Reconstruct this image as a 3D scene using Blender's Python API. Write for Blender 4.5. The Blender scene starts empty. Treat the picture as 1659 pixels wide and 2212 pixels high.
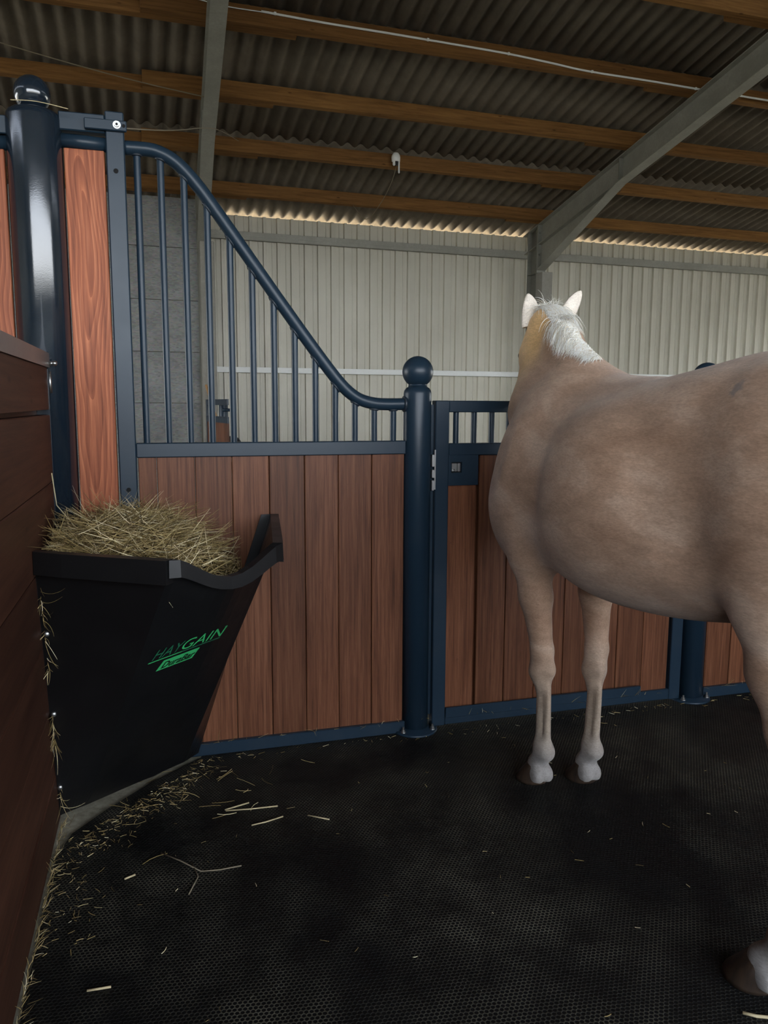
import bpy, math, random
import numpy as np
from mathutils import Vector, Matrix
random.seed(7); np.random.seed(7)
C = bpy.context.scene.collection
sc = bpy.context.scene

# ---------------------------------------------------------------- camera
cam_d = bpy.data.cameras.new('camera'); cam = bpy.data.objects.new('camera', cam_d); C.objects.link(cam)
F_PX, YAW, PITCH, ROLL = 1697.0, 0.28132, 0.13601, 0.0041
cam_d.sensor_fit = 'VERTICAL'; cam_d.sensor_height = 36.0; cam_d.lens = F_PX / 2212 * 36
cam_d.clip_start = 0.05; cam_d.clip_end = 400
fw = Vector((math.sin(YAW) * math.cos(PITCH), math.cos(YAW) * math.cos(PITCH), -math.sin(PITCH)))
r0 = Vector((math.cos(YAW), -math.sin(YAW), 0)); u0 = r0.cross(fw)
rr = r0 * math.cos(ROLL) + u0 * math.sin(ROLL); uu = -r0 * math.sin(ROLL) + u0 * math.cos(ROLL)
M = Matrix(((rr.x, uu.x, -fw.x, 0), (rr.y, uu.y, -fw.y, 0), (rr.z, uu.z, -fw.z, 1.4), (0, 0, 0, 1)))
cam.matrix_world = M
sc.camera = cam

# ---------------------------------------------------------------- world, sun, exposure
w = bpy.data.worlds.new('world'); sc.world = w; w.use_nodes = True
nt = w.node_tree; nt.nodes.clear()
bg = nt.nodes.new('ShaderNodeBackground'); wo = nt.nodes.new('ShaderNodeOutputWorld')
tc = nt.nodes.new('ShaderNodeTexCoord'); sx = nt.nodes.new('ShaderNodeSeparateXYZ'); cr = nt.nodes.new('ShaderNodeValToRGB')
nt.links.new(tc.outputs['Generated'], sx.inputs[0]); nt.links.new(sx.outputs['Z'], cr.inputs[0])
cr.color_ramp.elements[0].position = 0.0; cr.color_ramp.elements[0].color = (0.93, 0.97, 1.0, 1)
cr.color_ramp.elements[1].position = 0.7; cr.color_ramp.elements[1].color = (0.60, 0.74, 1.0, 1)
nt.links.new(cr.outputs[0], bg.inputs[0]); nt.links.new(bg.outputs[0], wo.inputs[0])
bg.inputs[1].default_value = 2.8
sun_d = bpy.data.lights.new('sun', 'SUN'); sun = bpy.data.objects.new('sun', sun_d); C.objects.link(sun)
sun_d.energy = 9.0; sun_d.angle = math.radians(0.6); sun_d.color = (1.0, 0.86, 0.66)
sun.rotation_euler = Vector((-0.25, -0.75, -1.0)).to_track_quat('-Z', 'Y').to_euler()
sun.location = (0, 20, 20)
sc.view_settings.view_transform = 'Standard'; sc.view_settings.look = 'None'
sc.view_settings.gamma = 1.0; sc.view_settings.use_curve_mapping = False
sc.view_settings.exposure = 1.8

# ---------------------------------------------------------------- helpers
def new_mat(name, rough=0.6, col=(.5, .5, .5), metal=0.0, spec=0.5):
    m = bpy.data.materials.new(name); m.use_nodes = True
    b = m.node_tree.nodes['Principled BSDF']
    b.inputs['Base Color'].default_value = (*col, 1); b.inputs['Roughness'].default_value = rough
    b.inputs['Metallic'].default_value = metal; b.inputs['Specular IOR Level'].default_value = spec
    return m, m.node_tree, b
def N(t, kind, **kw):
    n = t.nodes.new(kind)
    for k, v in kw.items():
        if k.startswith('i_'): n.inputs[k[2:].replace('_', ' ')].default_value = v
        else: setattr(n, k, v)
    return n
def ramp(t, fac, stops):
    r = t.nodes.new('ShaderNodeValToRGB'); e = r.color_ramp.elements
    while len(e) < len(stops): e.new(0.5)
    for i, (p, c) in enumerate(stops):
        e[i].position = p; e[i].color = (*c, 1) if len(c) == 3 else c
    t.links.new(fac, r.inputs[0]); return r.outputs[0]
def mixc(t, fac, a, b, blend='MIX'):
    m = t.nodes.new('ShaderNodeMix'); m.data_type = 'RGBA'; m.blend_type = blend
    for inp, v in ((m.inputs[0], fac), (m.inputs[6], a), (m.inputs[7], b)):
        if isinstance(v, (int, float)): inp.default_value = v
        elif isinstance(v, tuple): inp.default_value = (*v, 1) if len(v) == 3 else v
        else: t.links.new(v, inp)
    return m.outputs[2]
def bump(t, b, h, strength=.3, dist=.002):
    n = t.nodes.new('ShaderNodeBump'); n.inputs['Strength'].default_value = strength; n.inputs['Distance'].default_value = dist
    t.links.new(h, n.inputs['Height']); t.links.new(n.outputs[0], b.inputs['Normal']); return n
def coords(t, scale=(1, 1, 1), rnd=True):
    tcn = t.nodes.new('ShaderNodeTexCoord'); mp = t.nodes.new('ShaderNodeMapping'); mp.inputs['Scale'].default_value = scale
    src = tcn.outputs['Object']
    if rnd:
        oi = t.nodes.new('ShaderNodeObjectInfo'); vm = N(t, 'ShaderNodeVectorMath', operation='ADD')
        sc_ = N(t, 'ShaderNodeMath', operation='MULTIPLY'); t.links.new(oi.outputs['Random'], sc_.inputs[0]); sc_.inputs[1].default_value = 37.0
        t.links.new(src, vm.inputs[0]); t.links.new(sc_.outputs[0], vm.inputs[1]); src = vm.outputs[0]
    t.links.new(src, mp.inputs[0]); return mp.outputs[0]
def noise(t, vec, scale, detail=4, rough=.55, dist=0):
    n = t.nodes.new('ShaderNodeTexNoise'); n.inputs['Scale'].default_value = scale; n.inputs['Detail'].default_value = detail
    n.inputs['Roughness'].default_value = rough; n.inputs['Distortion'].default_value = dist
    t.links.new(vec, n.inputs['Vector']); return n.outputs['Fac']

def wood(name, dark, mid, light, grain_axis='Z', rough=.45, g=1.0, knots=False, figure=False):
    m, t, b = new_mat(name, rough, (.5, .5, .5), 0, .22)
    s = {'X': (1.2, 30, 30), 'Y': (30, 1.2, 30), 'Z': (34, 34, 1.0)}[grain_axis]
    v = coords(t, s); v1 = coords(t, {'X': (.35, 3, 3), 'Y': (3, .35, 3), 'Z': (3, 3, .35)}[grain_axis])
    n1 = noise(t, v, 2.6 * g, 8, .72, .3); n2 = noise(t, v1, 2.0, 3)
    col = ramp(t, n1, [(.28, dark), (.5, mid), (.75, light)])
    oi_ = t.nodes.new('ShaderNodeObjectInfo'); col = mixc(t, 1.0, col, ramp(t, oi_.outputs['Random'], [(0, (.78, .76, .74)), (.5, (1, .98, .97)), (1, (1.22, 1.22, 1.2))]), 'MULTIPLY')
    col = mixc(t, .55, col, ramp(t, n2, [(.3, (.55, .5, .48)), (.7, (1.25, 1.2, 1.15))]), 'MULTIPLY')
    if figure:
        v3 = coords(t, (1, 1, 1)); nn = N(t, 'ShaderNodeTexNoise'); nn.inputs['Scale'].default_value = 1.6; nn.inputs['Detail'].default_value = 2; t.links.new(coords(t, (3, 3, 1.0)), nn.inputs['Vector'])
        sp = N(t, 'ShaderNodeMapping'); sp.inputs['Scale'].default_value = (8.5, 0, .62); sp.inputs['Location'].default_value = (.05, 0, -1.15); tco = t.nodes.new('ShaderNodeTexCoord'); t.links.new(tco.outputs['Object'], sp.inputs[0])
        sb = N(t, 'ShaderNodeVectorMath', operation='SUBTRACT'); t.links.new(nn.outputs['Color'], sb.inputs[0]); sb.inputs[1].default_value = (.5, .5, .5)
        sk = N(t, 'ShaderNodeVectorMath', operation='SCALE'); t.links.new(sb.outputs[0], sk.inputs[0]); sk.inputs['Scale'].default_value = .85
        ad = N(t, 'ShaderNodeVectorMath', operation='ADD'); t.links.new(sp.outputs[0], ad.inputs[0]); t.links.new(sk.outputs[0], ad.inputs[1])
        ln = N(t, 'ShaderNodeVectorMath', operation='LENGTH'); t.links.new(ad.outputs[0], ln.inputs[0])
        mm = N(t, 'ShaderNodeMath', operation='MULTIPLY'); t.links.new(ln.outputs['Value'], mm.inputs[0]); mm.inputs[1].default_value = 8.5
        fr = N(t, 'ShaderNodeMath', operation='FRACT'); t.links.new(mm.outputs[0], fr.inputs[0])
        fig = ramp(t, fr.outputs[0], [(.0, (1.5, 1.55, 1.5)), (.12, (1.25, 1.25, 1.2)), (.45, (.95, .9, .88)), (.85, (.68, .58, .54)), (.96, (.9, .8, .75))])
        col = mixc(t, .75, col, fig, 'MULTIPLY')
    if knots:
        vo = t.nodes.new('ShaderNodeTexVoronoi'); vo.inputs['Scale'].default_value = 1.0
        t.links.new(coords(t, {'X': (3, 9, 9), 'Y': (9, 3, 9), 'Z': (9, 9, 3)}[grain_axis]), vo.inputs['Vector'])
        k = ramp(t, vo.outputs['Distance'], [(.04, (0, 0, 0)), (.1, (1, 1, 1))])
        col = mixc(t, .75, col, mixc(t, k, (.25, .18, .15), (1, 1, 1)), 'MULTIPLY')
    if name == 'bamboo':
        fl = noise(t, coords(t, (60, 60, 5)), 2.0, 5, .8); col = mixc(t, ramp(t, fl, [(.70, (0, 0, 0)), (.78, (.55, .55, .55))]), col, (.33, .24, .17))
        dk = noise(t, coords(t, (22, 22, 12)), 1.6, 4, .8); col = mixc(t, ramp(t, dk, [(.66, (0, 0, 0)), (.80, (.7, .7, .7))]), col, (.045, .018, .012))
    t.links.new(col, b.inputs['Base Color'])
    bump(t, b, n1, .25, .001)
    return m
M_ = {}
M_['bamboo'] = wood('bamboo', (.050, .018, .009), (.140, .054, .026), (.235, .105, .055), 'Z', .42)
M_['partition'] = wood('partition', (.026, .010, .006), (.060, .024, .014), (.098, .044, .027), 'Y', .55, .6, knots=True)
M_['board'] = wood('board', (.13, .040, .020), (.29, .093, .043), (.40, .155, .08), 'Z', .5, .8, knots=True, figure=True)
M_['purlin'] = wood('purlin', (.10, .046, .013), (.20, .100, .030), (.28, .150, .052), 'X', .75, .5, knots=True)
M_['pole'] = wood('pole', (.25, .14, .06), (.42, .25, .12), (.5, .32, .17), 'Z', .6)

def paint(name, col, rough=.36, dust=.25, rv=.14):
    m, t, b = new_mat(name, rough, col, 0, .5)
    v = coords(t, (1, 1, 1), False); n = noise(t, v, 9, 6, .65); n2 = noise(t, v, 260, 2)
    t.links.new(mixc(t, ramp(t, n, [(.5, (0, 0, 0)), (.85, (dust,) * 3)]), col, (.12, .11, .10)), b.inputs['Base Color'])
    rg = ramp(t, n, [(.3, (rough - rv * .4,) * 3), (.75, (rough + rv,) * 3)]); t.links.new(rg, b.inputs['Roughness'])
    bump(t, b, n2, .12, .0008); return m
M_['paint'] = paint('blue_grey_paint', (.012, .026, .042), .34, .05, .05); M_['paint'].node_tree.nodes['Principled BSDF'].inputs['Specular IOR Level'].default_value = .34
M_['gloss'] = paint('gloss_post_paint', (.009, .016, .025), .14, .06, .05); M_['gloss'].node_tree.nodes['Principled BSDF'].inputs['IOR'].default_value = 1.75
M_['weld'] = paint('weld_paint', (.014, .022, .032), .4)

def galv(name, a, bcol, rough=.5, metal=.35):
    m, t, b = new_mat(name, rough, a, metal)
    v = coords(t, (1, 1, 1)); n = noise(t, v, 3, 7, .7); n2 = noise(t, v, 40, 3)
    t.links.new(mixc(t, n2, ramp(t, n, [(.3, a), (.7, bcol)]), a), b.inputs['Base Color']); return m
M_['galv'] = galv('galvanised_steel', (.26, .255, .215), (.43, .42, .37), .5, .15)
M_['galv_dark'] = galv('weathered_steel', (.18, .18, .15), (.28, .275, .235), .6, .15)
M_['concrete'] = galv('concrete', (.22, .21, .18), (.36, .34, .30), .9, 0)
M_['zinc'] = galv('zinc', (.42, .42, .41), (.6, .6, .58), .38, 1.0)
M_['cap_steel'] = galv('cap_steel', (.15, .14, .13), (.24, .225, .21), .34, .35)
M_['white'] = galv('white_paint', (.78, .79, .76), (.86, .87, .84), .5, 0)
M_['hole'] = new_mat('hole_shade', .9, (.004, .004, .004))[0]  # near-black colour standing in for the shade inside holes

def cladding():
    m, t, b = new_mat('cladding', .42, (.5, .5, .46))
    v = coords(t, (1, 1, 1)); n = noise(t, v, 1.2, 5, .6); n2 = noise(t, coords(t, (18, 18, .6)), 1.5, 4)
    c = mixc(t, n2, ramp(t, n, [(.3, (.47, .445, .36)), (.7, (.62, .595, .50))]), (.58, .555, .46))
    t.links.new(c, b.inputs['Base Color']); return m
M_['cladding'] = cladding()
def fibre():
    m, t, b = new_mat('fibre_cement', .9, (.3, .27, .23))
    v = coords(t, (1, 1, 1)); n = noise(t, v, 2.5, 7, .7); n2 = noise(t, coords(t, (22, 1.2, 22)), 1.3, 4)
    c = mixc(t, ramp(t, n2, [(.35, (0, 0, 0)), (.7, (.6, .6, .6))]), ramp(t, n, [(.3, (.105, .084, .06)), (.7, (.20, .165, .122))]), (.13, .107, .08))
    t.links.new(c, b.inputs['Base Color']); return m
M_['fibre'] = fibre()
def osb():
    m, t, b = new_mat('strand_board', .7)
    vo = N(t, 'ShaderNodeTexVoronoi'); vo.inputs['Scale'].default_value = 26
    t.links.new(coords(t, (1, 1, 2.6)), vo.inputs['Vector'])
    n = noise(t, coords(t), 3, 4)
    c = mixc(t, .35, ramp(t, n, [(.3, (.17, .17, .15)), (.7, (.24, .24, .215))]), vo.outputs['Color'], 'SOFT_LIGHT')
    bw = N(t, 'ShaderNodeHueSaturation'); bw.inputs['Saturation'].default_value = .35; t.links.new(c, bw.inputs['Color'])
    t.links.new(bw.outputs[0], b.inputs['Base Color']); return m
M_['osb'] = osb()
def plastic():
    m, t, b = new_mat('black_plastic', .38, (.006, .006, .007))
    v = coords(t, (1, 1, 1), False); n = noise(t, v, 6, 6, .7); n2 = noise(t, v, 140, 2)
    sp = ramp(t, n2, [(.70, (0, 0, 0)), (.78, (1, 1, 1))])
    t.links.new(mixc(t, sp, (.0055, .0055, .006), (.03, .028, .025)), b.inputs['Base Color'])
    t.links.new(ramp(t, n, [(.3, (.33,) * 3), (.7, (.5,) * 3)]), b.inputs['Roughness']); return m
M_['plastic'] = plastic()
M_['green'] = new_mat('green_print', .5, (.04, .42, .13))[0]
M_['dark_green'] = new_mat('dark_green_print', .5, (.014, .13, .06))[0]
M_['black_print'] = new_mat('black_print', .5, (.004, .01, .006))[0]
def hay(name, cols):
    m, t, b = new_mat(name, .7)
    g = N(t, 'ShaderNodeNewGeometry'); at = N(t, 'ShaderNodeAttribute'); at.attribute_name = 'tint'
    t.links.new(ramp(t, at.outputs['Fac'], [(0, cols[0]), (.45, cols[1]), (.8, cols[2]), (1, cols[3])]), b.inputs['Base Color']); return m
M_['hay'] = hay('hay', ((.10, .065, .022), (.33, .235, .085), (.62, .48, .22), (1.0, .88, .60)))
M_['straw'] = new_mat('straw', .6, (.55, .45, .26))[0]
M_['twine'] = new_mat('twine', .9, (.22, .18, .12))[0]
M_['rubber_black'] = new_mat('rubber_black', .6, (.008, .008, .009))[0]

def mat_floor():
    m, t, b = new_mat('rubber_matting', .7, (.02, .02, .02), 0, .22)
    tcn = t.nodes.new('ShaderNodeTexCoord'); P = .0122
    mp = t.nodes.new('ShaderNodeMapping'); mp.inputs['Scale'].default_value = (1 / P, 1 / P, 1); mp.inputs['Rotation'].default_value = (0, 0, .12)
    t.links.new(tcn.outputs['Object'], mp.inputs[0])
    def cell(off):
        a = N(t, 'ShaderNodeVectorMath', operation='ADD'); a.inputs[1].default_value = (off[0], off[1], 0); t.links.new(mp.outputs[0], a.inputs[0])
        wv = N(t, 'ShaderNodeVectorMath', operation='WRAP'); wv.inputs[1].default_value = (.5, .8660254, 1); wv.inputs[2].default_value = (-.5, -.8660254, -1)
        t.links.new(a.outputs[0], wv.inputs[0])
        ml = N(t, 'ShaderNodeVectorMath', operation='MULTIPLY'); ml.inputs[1].default_value = (1, 1, 0); t.links.new(wv.outputs[0], ml.inputs[0])
        ln = N(t, 'ShaderNodeVectorMath', operation='LENGTH'); t.links.new(ml.outputs[0], ln.inputs[0]); return ln.outputs['Value']
    mn = N(t, 'ShaderNodeMath', operation='MINIMUM'); t.links.new(cell((0, 0)), mn.inputs[0]); t.links.new(cell((.5, .8660254)), mn.inputs[1])
    ring = ramp(t, mn.outputs[0], [(.34, (0, 0, 0)), (.45, (1, 1, 1))])
    v = coords(t, (1, 1, 1), False); n = noise(t, v, 1.7, 5, .6); n2 = noise(t, v, 7, 6, .7); n3 = noise(t, v, 38, 4, .7)
    dust = ramp(t, n, [(.40, (.06, .06, .06)), (.62, (1, 1, 1))])
    dm = N(t, 'ShaderNodeMath', operation='MULTIPLY'); t.links.new(dust, dm.inputs[0]); t.links.new(ramp(t, n2, [(.35, (.15,) * 3), (.65, (1,) * 3)]), dm.inputs[1])
    dr = N(t, 'ShaderNodeMath', operation='MULTIPLY'); t.links.new(dm.outputs[0], dr.inputs[0]); t.links.new(ring, dr.inputs[1])
    base = mixc(t, dr.outputs[0], (.0036, .0036, .0037), (.125, .115, .082))
    sp = ramp(t, n3, [(.66, (0, 0, 0)), (.74, (.8, .8, .8))])
    sp2 = N(t, 'ShaderNodeMath', operation='MULTIPLY'); t.links.new(sp, sp2.inputs[0]); t.links.new(dm.outputs[0], sp2.inputs[1])
    base = mixc(t, sp2.outputs[0], base, (.11, .10, .065))
    wet = ramp(t, noise(t, v, 3.3, 6, .75), [(.67, (1, 1, 1)), (.70, (.12, .12, .12))])
    base = mixc(t, 1.0, base, wet, 'MULTIPLY')
    t.links.new(base, b.inputs['Base Color']); t.links.new(ramp(t, n2, [(.3, (.5,) * 3), (.7, (.8,) * 3)]), b.inputs['Roughness'])
    bump(t, b, ring, .9, .0016); return m
M_['mat'] = mat_floor()
def mat_concrete():
    m, t, b = new_mat('dusty_concrete', .95)
    v = coords(t, (1, 1, 1), False); n = noise(t, v, 30, 6, .8)
    t.links.new(ramp(t, n, [(.3, (.17, .15, .10)), (.7, (.42, .38, .28))]), b.inputs['Base Color']); bump(t, b, n, .5, .004); return m
M_['slab'] = mat_concrete()

class MB:
    """collects shapes, builds ONE mesh object"""
    def __init__(s): s.v = []; s.f = []; s.sm = []
    def add(s, vs, fs, smooth=False):
        o = len(s.v); s.v += [tuple(p) for p in vs]; s.f += [tuple(i + o for i in f) for f in fs]; s.sm += [smooth] * len(fs); return s
    def box(s, x0, x1, y0, y1, z0, z1, bev=0.0):
        if bev <= 0:
            vs = [(x, y, z) for z in (z0, z1) for y in (y0, y1) for x in (x0, x1)]
            return s.add(vs, [(0, 2, 3, 1), (4, 5, 7, 6), (0, 1, 5, 4), (2, 6, 7, 3), (0, 4, 6, 2), (1, 3, 7, 5)])
        b = min(bev, (x1 - x0) * .45, (y1 - y0) * .45, (z1 - z0) * .45); vs = []; idx = {}
        X = (x0, x1); Y = (y0, y1); Z = (z0, z1)
        for i in (0, 1):
            for j in (0, 1):
                for k in (0, 1):
                    sx_, sy_, sz_ = (1 - 2 * i) * b, (1 - 2 * j) * b, (1 - 2 * k) * b
                    idx[i, j, k, 0] = len(vs); vs.append((X[i], Y[j] + sy_, Z[k] + sz_))
                    idx[i, j, k, 1] = len(vs); vs.append((X[i] + sx_, Y[j], Z[k] + sz_))
                    idx[i, j, k, 2] = len(vs); vs.append((X[i] + sx_, Y[j] + sy_, Z[k]))
        fs = []
        for i in (0, 1):
            q = [idx[i, 0, 0, 0], idx[i, 1, 0, 0], idx[i, 1, 1, 0], idx[i, 0, 1, 0]]; fs.append(q if i else q[::-1])
            q = [idx[0, i, 0, 1], idx[0, i, 1, 1], idx[1, i, 1, 1], idx[1, i, 0, 1]]; fs.append(q if i else q[::-1])
            q = [idx[0, 0, i, 2], idx[1, 0, i, 2], idx[1, 1, i, 2], idx[0, 1, i, 2]]; fs.append(q if i else q[::-1])
        for i in (0, 1):
            for j in (0, 1):
                q = [idx[i, j, 0, 0], idx[i, j, 1, 0], idx[i, j, 1, 1], idx[i, j, 0, 1]]; fs.append(q if (i ^ j) else q[::-1])
                q = [idx[i, 0, j, 0], idx[i, 1, j, 0], idx[i, 1, j, 2], idx[i, 0, j, 2]]; fs.append(q[::-1] if (i ^ j) else q)
                q = [idx[0, i, j, 1], idx[1, i, j, 1], idx[1, i, j, 2], idx[0, i, j, 2]]; fs.append(q if (i ^ j) else q[::-1])
                for k in (0, 1):
                    q = [idx[i, j, k, 0], idx[i, j, k, 1], idx[i, j, k, 2]]; fs.append(q if (i + j + k) % 2 else q[::-1])
        return s.add(vs, fs)
    def tube(s, pts, r, n=16, caps=True, closed=False):
        pts = [Vector(p) for p in pts]; L = len(pts)
        rs = r if isinstance(r, (list, tuple)) else [r] * L
        tg = []
        for i in range(L):
            a = pts[i - 1] if i > 0 else pts[0]; c = pts[i + 1] if i < L - 1 else pts[-1]
            tg.append((c - a).normalized())
        up = Vector((0, 0, 1)) if abs(tg[0].z) < .9 else Vector((1, 0, 0))
        vs = []; prev = (up - tg[0] * up.dot(tg[0])).normalized()
        for i in range(L):
            prev = (prev - tg[i] * prev.dot(tg[i])).normalized(); bb = tg[i].cross(prev)
            for k in range(n):
                a = 2 * math.pi * k / n; vs.append(pts[i] + (prev * math.cos(a) + bb * math.sin(a)) * rs[i])
        fs = [(i * n + k, i * n + (k + 1) % n, (i + 1) * n + (k + 1) % n, (i + 1) * n + k) for i in range(L - 1) for k in range(n)]
        s.add(vs, fs, n > 4)
        if caps:
            o = len(s.v) - len(vs)
            s.f.append(tuple(o + k for k in range(n))[::-1]); s.sm.append(False)
            s.f.append(tuple(o + (L - 1) * n + k for k in range(n))); s.sm.append(False)
        return s
    def lathe(s, cx, cy, prof, n=32, smooth=True):
        vs = [(cx + r * math.cos(2 * math.pi * k / n), cy + r * math.sin(2 * math.pi * k / n), z) for r, z in prof for k in range(n)]
        fs = [(i * n + k, i * n + (k + 1) % n, (i + 1) * n + (k + 1) % n, (i + 1) * n + k) for i in range(len(prof) - 1) for k in range(n)]
        s.add(vs, fs, smooth); o = len(s.v) - len(vs)
        s.f.append(tuple(o + k for k in range(n))[::-1]); s.sm.append(False)
        s.f.append(tuple(o + (len(prof) - 1) * n + k for k in range(n))); s.sm.append(False)
        return s
    def prism(s, poly, d0, d1, ax='y'):
        """extrude polygon poly (two coordinates) along ax"""
        def P(a, b, d): return {'y': (a, d, b), 'x': (d, a, b), 'z': (a, b, d)}[ax]
        n = len(poly); vs = [P(a, b, d0) for a, b in poly] + [P(a, b, d1) for a, b in poly]
        fs = [tuple(range(n)), tuple(range(2 * n - 1, n - 1, -1))] + [(i, i + n, (i + 1) % n + n, (i + 1) % n) for i in range(n)]
        return s.add(vs, fs)
    def sphere(s, c, r, n=28, m=16, sq=(1, 1, 1)):
        vs = [(c[0], c[1], c[2] - r * sq[2])]
        for i in range(1, m):
            a = math.pi * i / m
            for k in range(n):
                p = 2 * math.pi * k / n; vs.append((c[0] + r * sq[0] * math.sin(a) * math.cos(p), c[1] + r * sq[1] * math.sin(a) * math.sin(p), c[2] - r * sq[2] * math.cos(a)))
        vs.append((c[0], c[1], c[2] + r * sq[2])); fs = []
        for k in range(n):
            fs.append((0, 1 + (k + 1) % n, 1 + k)); e = 1 + (m - 2) * n; fs.append((e + k, e + (k + 1) % n, len(vs) - 1))
        for i in range(m - 2):
            for k in range(n):
                a = 1 + i * n + k; c2 = 1 + i * n + (k + 1) % n; fs.append((a, c2, c2 + n, a + n))
        return s.add(vs, fs, True)
    def build(s, name, mat, parent=None, xf=None, loc=None, fix=True):
        me = bpy.data.meshes.new(name)
        vs = s.v if xf is None else [xf(p) for p in s.v]
        if loc is not None: vs = [(p[0] - loc[0], p[1] - loc[1], p[2] - loc[2]) for p in vs]
        me.from_pydata([tuple(p) for p in vs], [], s.f); me.polygons.foreach_set('use_smooth', s.sm)
        if fix:
            import bmesh
            bm = bmesh.new(); bm.from_mesh(me); bmesh.ops.recalc_face_normals(bm, faces=bm.faces); bm.to_mesh(me); bm.free()
        me.materials.append(mat if not isinstance(mat, str) else M_[mat]); me.update()
        o = bpy.data.objects.new(name, me); C.objects.link(o)
        if parent is not None: o.parent = parent
        if loc is not None: o.location = loc
        return o
def tag(o, label=None, cat=None, group=None, kind=None):
    if label: o['label'] = label
    if cat: o['category'] = cat
    if group: o['group'] = group
    if kind: o['kind'] = kind
    return o
def thing(name, label, cat, group=None, kind=None, loc=None):
    o = bpy.data.objects.new(name, None); C.objects.link(o); o.empty_display_size = .1
    return tag(o, label, cat, group, kind)
def smooth_path(pts, k=8):
    pts = [Vector(p) for p in pts]; out = []
    for i in range(len(pts) - 1):
        p0 = pts[max(i - 1, 0)]; p1 = pts[i]; p2 = pts[i + 1]; p3 = pts[min(i + 2, len(pts) - 1)]
        for j in range(k):
            t = j / k
            out.append(.5 * ((2 * p1) + (p2 - p0) * t + (2 * p0 - 5 * p1 + 4 * p2 - p3) * t * t + (3 * p1 - p0 - 3 * p2 + p3) * t ** 3))
    out.append(pts[-1]); return out

# hall frame (the building stands 1.7 degrees off the stall fronts)
G = 0.02945; CG, SG = math.cos(G), math.sin(G)
def H(p): return (p[0] * CG - p[1] * SG, p[0] * SG + p[1] * CG, p[2])
VW = 12.5; SL = 0.1917
def zraf(v): return 4.143 + SL * (12.18 - v)      # top of the rafters = underside of purlins

# ================================================================= STRUCTURE
# ground outside + slab
g = MB().box(-45, 60, 13.1, 60, -.30, -.06).build('ground', new_mat('bounce_ground', .9, (.46, .40, .28))[0]); tag(g, kind='structure')  # unseen ground, coloured pale to bounce sunlight up under the eave
g = MB().box(-45, 60, -60, 13.1, -.31, -.061).build('ground', new_mat('low_bounce_ground', .95, (.13, .125, .10))[0]); tag(g, kind='structure')  # unseen ground, coloured dark so little light bounces onto the upper wall
fl = MB().box(-9, 18, -5.0, 12.7, -.058, -.012).build('floor', 'slab', xf=H); tag(fl, kind='structure')

# back wall: ribbed steel sheets between z 0.6 and 4.1
wb = thing('wall_back', None, None, kind='structure')
RP = .2145
def sheet_profile(width):
    pts = []; n = int(round(width / RP))
    for i in range(n):
        x = i * RP
        pts += [(x, 0), (x + .048, 0), (x + .053, -.006), (x + .062, -.006), (x + .067, 0), (x + .124, 0), (x + .133, -.042), (x + .173, -.042), (x + .182, 0)]
    pts.append((n * RP, 0)); return pts
def sheet_mesh(width, z0, z1):
    pr = sheet_profile(width); n = len(pr); mb = MB()
    vs = [(x, y, z) for z in (z0, z1) for x, y in pr] + [(x, y + .006, z) for z in (z0, z1) for x, y in pr]
    fs = []
    for i in range(n - 1):
        fs.append((i, i + 1, n + i + 1, n + i)); fs.append((2 * n + i + 1, 2 * n + i, 3 * n + i, 3 * n + i + 1))
        fs.append((n + i, n + i + 1, 3 * n + i + 1, 3 * n + i)); fs.append((i + 1, i, 2 * n + i, 2 * n + i + 1))
    mb.add(vs, fs); return mb
ZT = 4.258
s0 = sheet_mesh(RP * 5, 0, ZT).build('cladding_sheet', 'cladding', wb, fix=False)
us = [1.06 + i * RP * 5 for i in range(16)]
for i, u in enumerate(us):
    o = s0 if i == 0 else s0.copy()
    if i: C.objects.link(o)
    if u + RP * 5 > 18.3: o.name = 'cladding_sheet'
    o.parent = wb; o.location = H((u, VW + .04, -.02)); o.rotation_euler = (0, 0, G)
# strand board wall in the next bay to the left
wp = thing('wall_left_bay', None, None, kind='structure'); wp.name = 'wall_back_left'
for i in range(6):
    z0 = -.02 + i * .715 + .001
    zt = min(z0 + .709, 4.22)
    for j in range(4):
        u1 = .98 - j * 2.5
        MB().box(u1 - 2.494, u1, 11.68, 11.70, z0, zt, .003).build('board_panel', 'osb', wp, xf=H)
MB().box(-9, 1.0, VW - .02, VW, -.05, 4.25).build('backing', 'cladding', wp, xf=H)  # sheet added behind the boards to keep bright sky out of their joints
MB().box(.95, 1.09, VW - .06, VW + .02, -.05, 4.25).build('gap_cover', 'galv_dark', wp, xf=H)  # strip added to close the bright gap beside the column
# left gable side is open; right gable and front wall of the hall
wr = MB().box(17.8, 18, -5, 4.0, -.05, 4.2).box(17.8, 18, 4, 12.7, 2.7, 4.2).build('wall_right', 'cladding', xf=H); tag(wr, kind='structure')
wf = MB().box(-9, 18, -5.1, -4.95, -.05, 1.2).box(-9, -4.3, -5.1, -4.95, 1.2, 7.4).box(11, 18, -5.1, -4.95, 1.2, 7.4).box(-4.3, 11, -5.1, -4.95, 4.15, 7.4).build('wall_front', 'cladding', xf=H); tag(wf, kind='structure')
wl = MB().box(-9.1, -8.95, -5, 4.0, -.05, 4.2).box(-9.1, -8.95, 4.0, 12.7, 2.9, 4.2).build('wall_left', 'cladding', xf=H); tag(wl, kind='structure')
wg = MB().prism([(-5, 4.2), (12.7, 4.2), (-5, 7.2)], -9.08, -8.97, 'x').prism([(-5, 4.2), (12.7, 4.2), (-5, 7.2)], 17.85, 17.95, 'x').build('wall_gable', 'cladding', xf=H); tag(wg, kind='structure')

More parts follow.
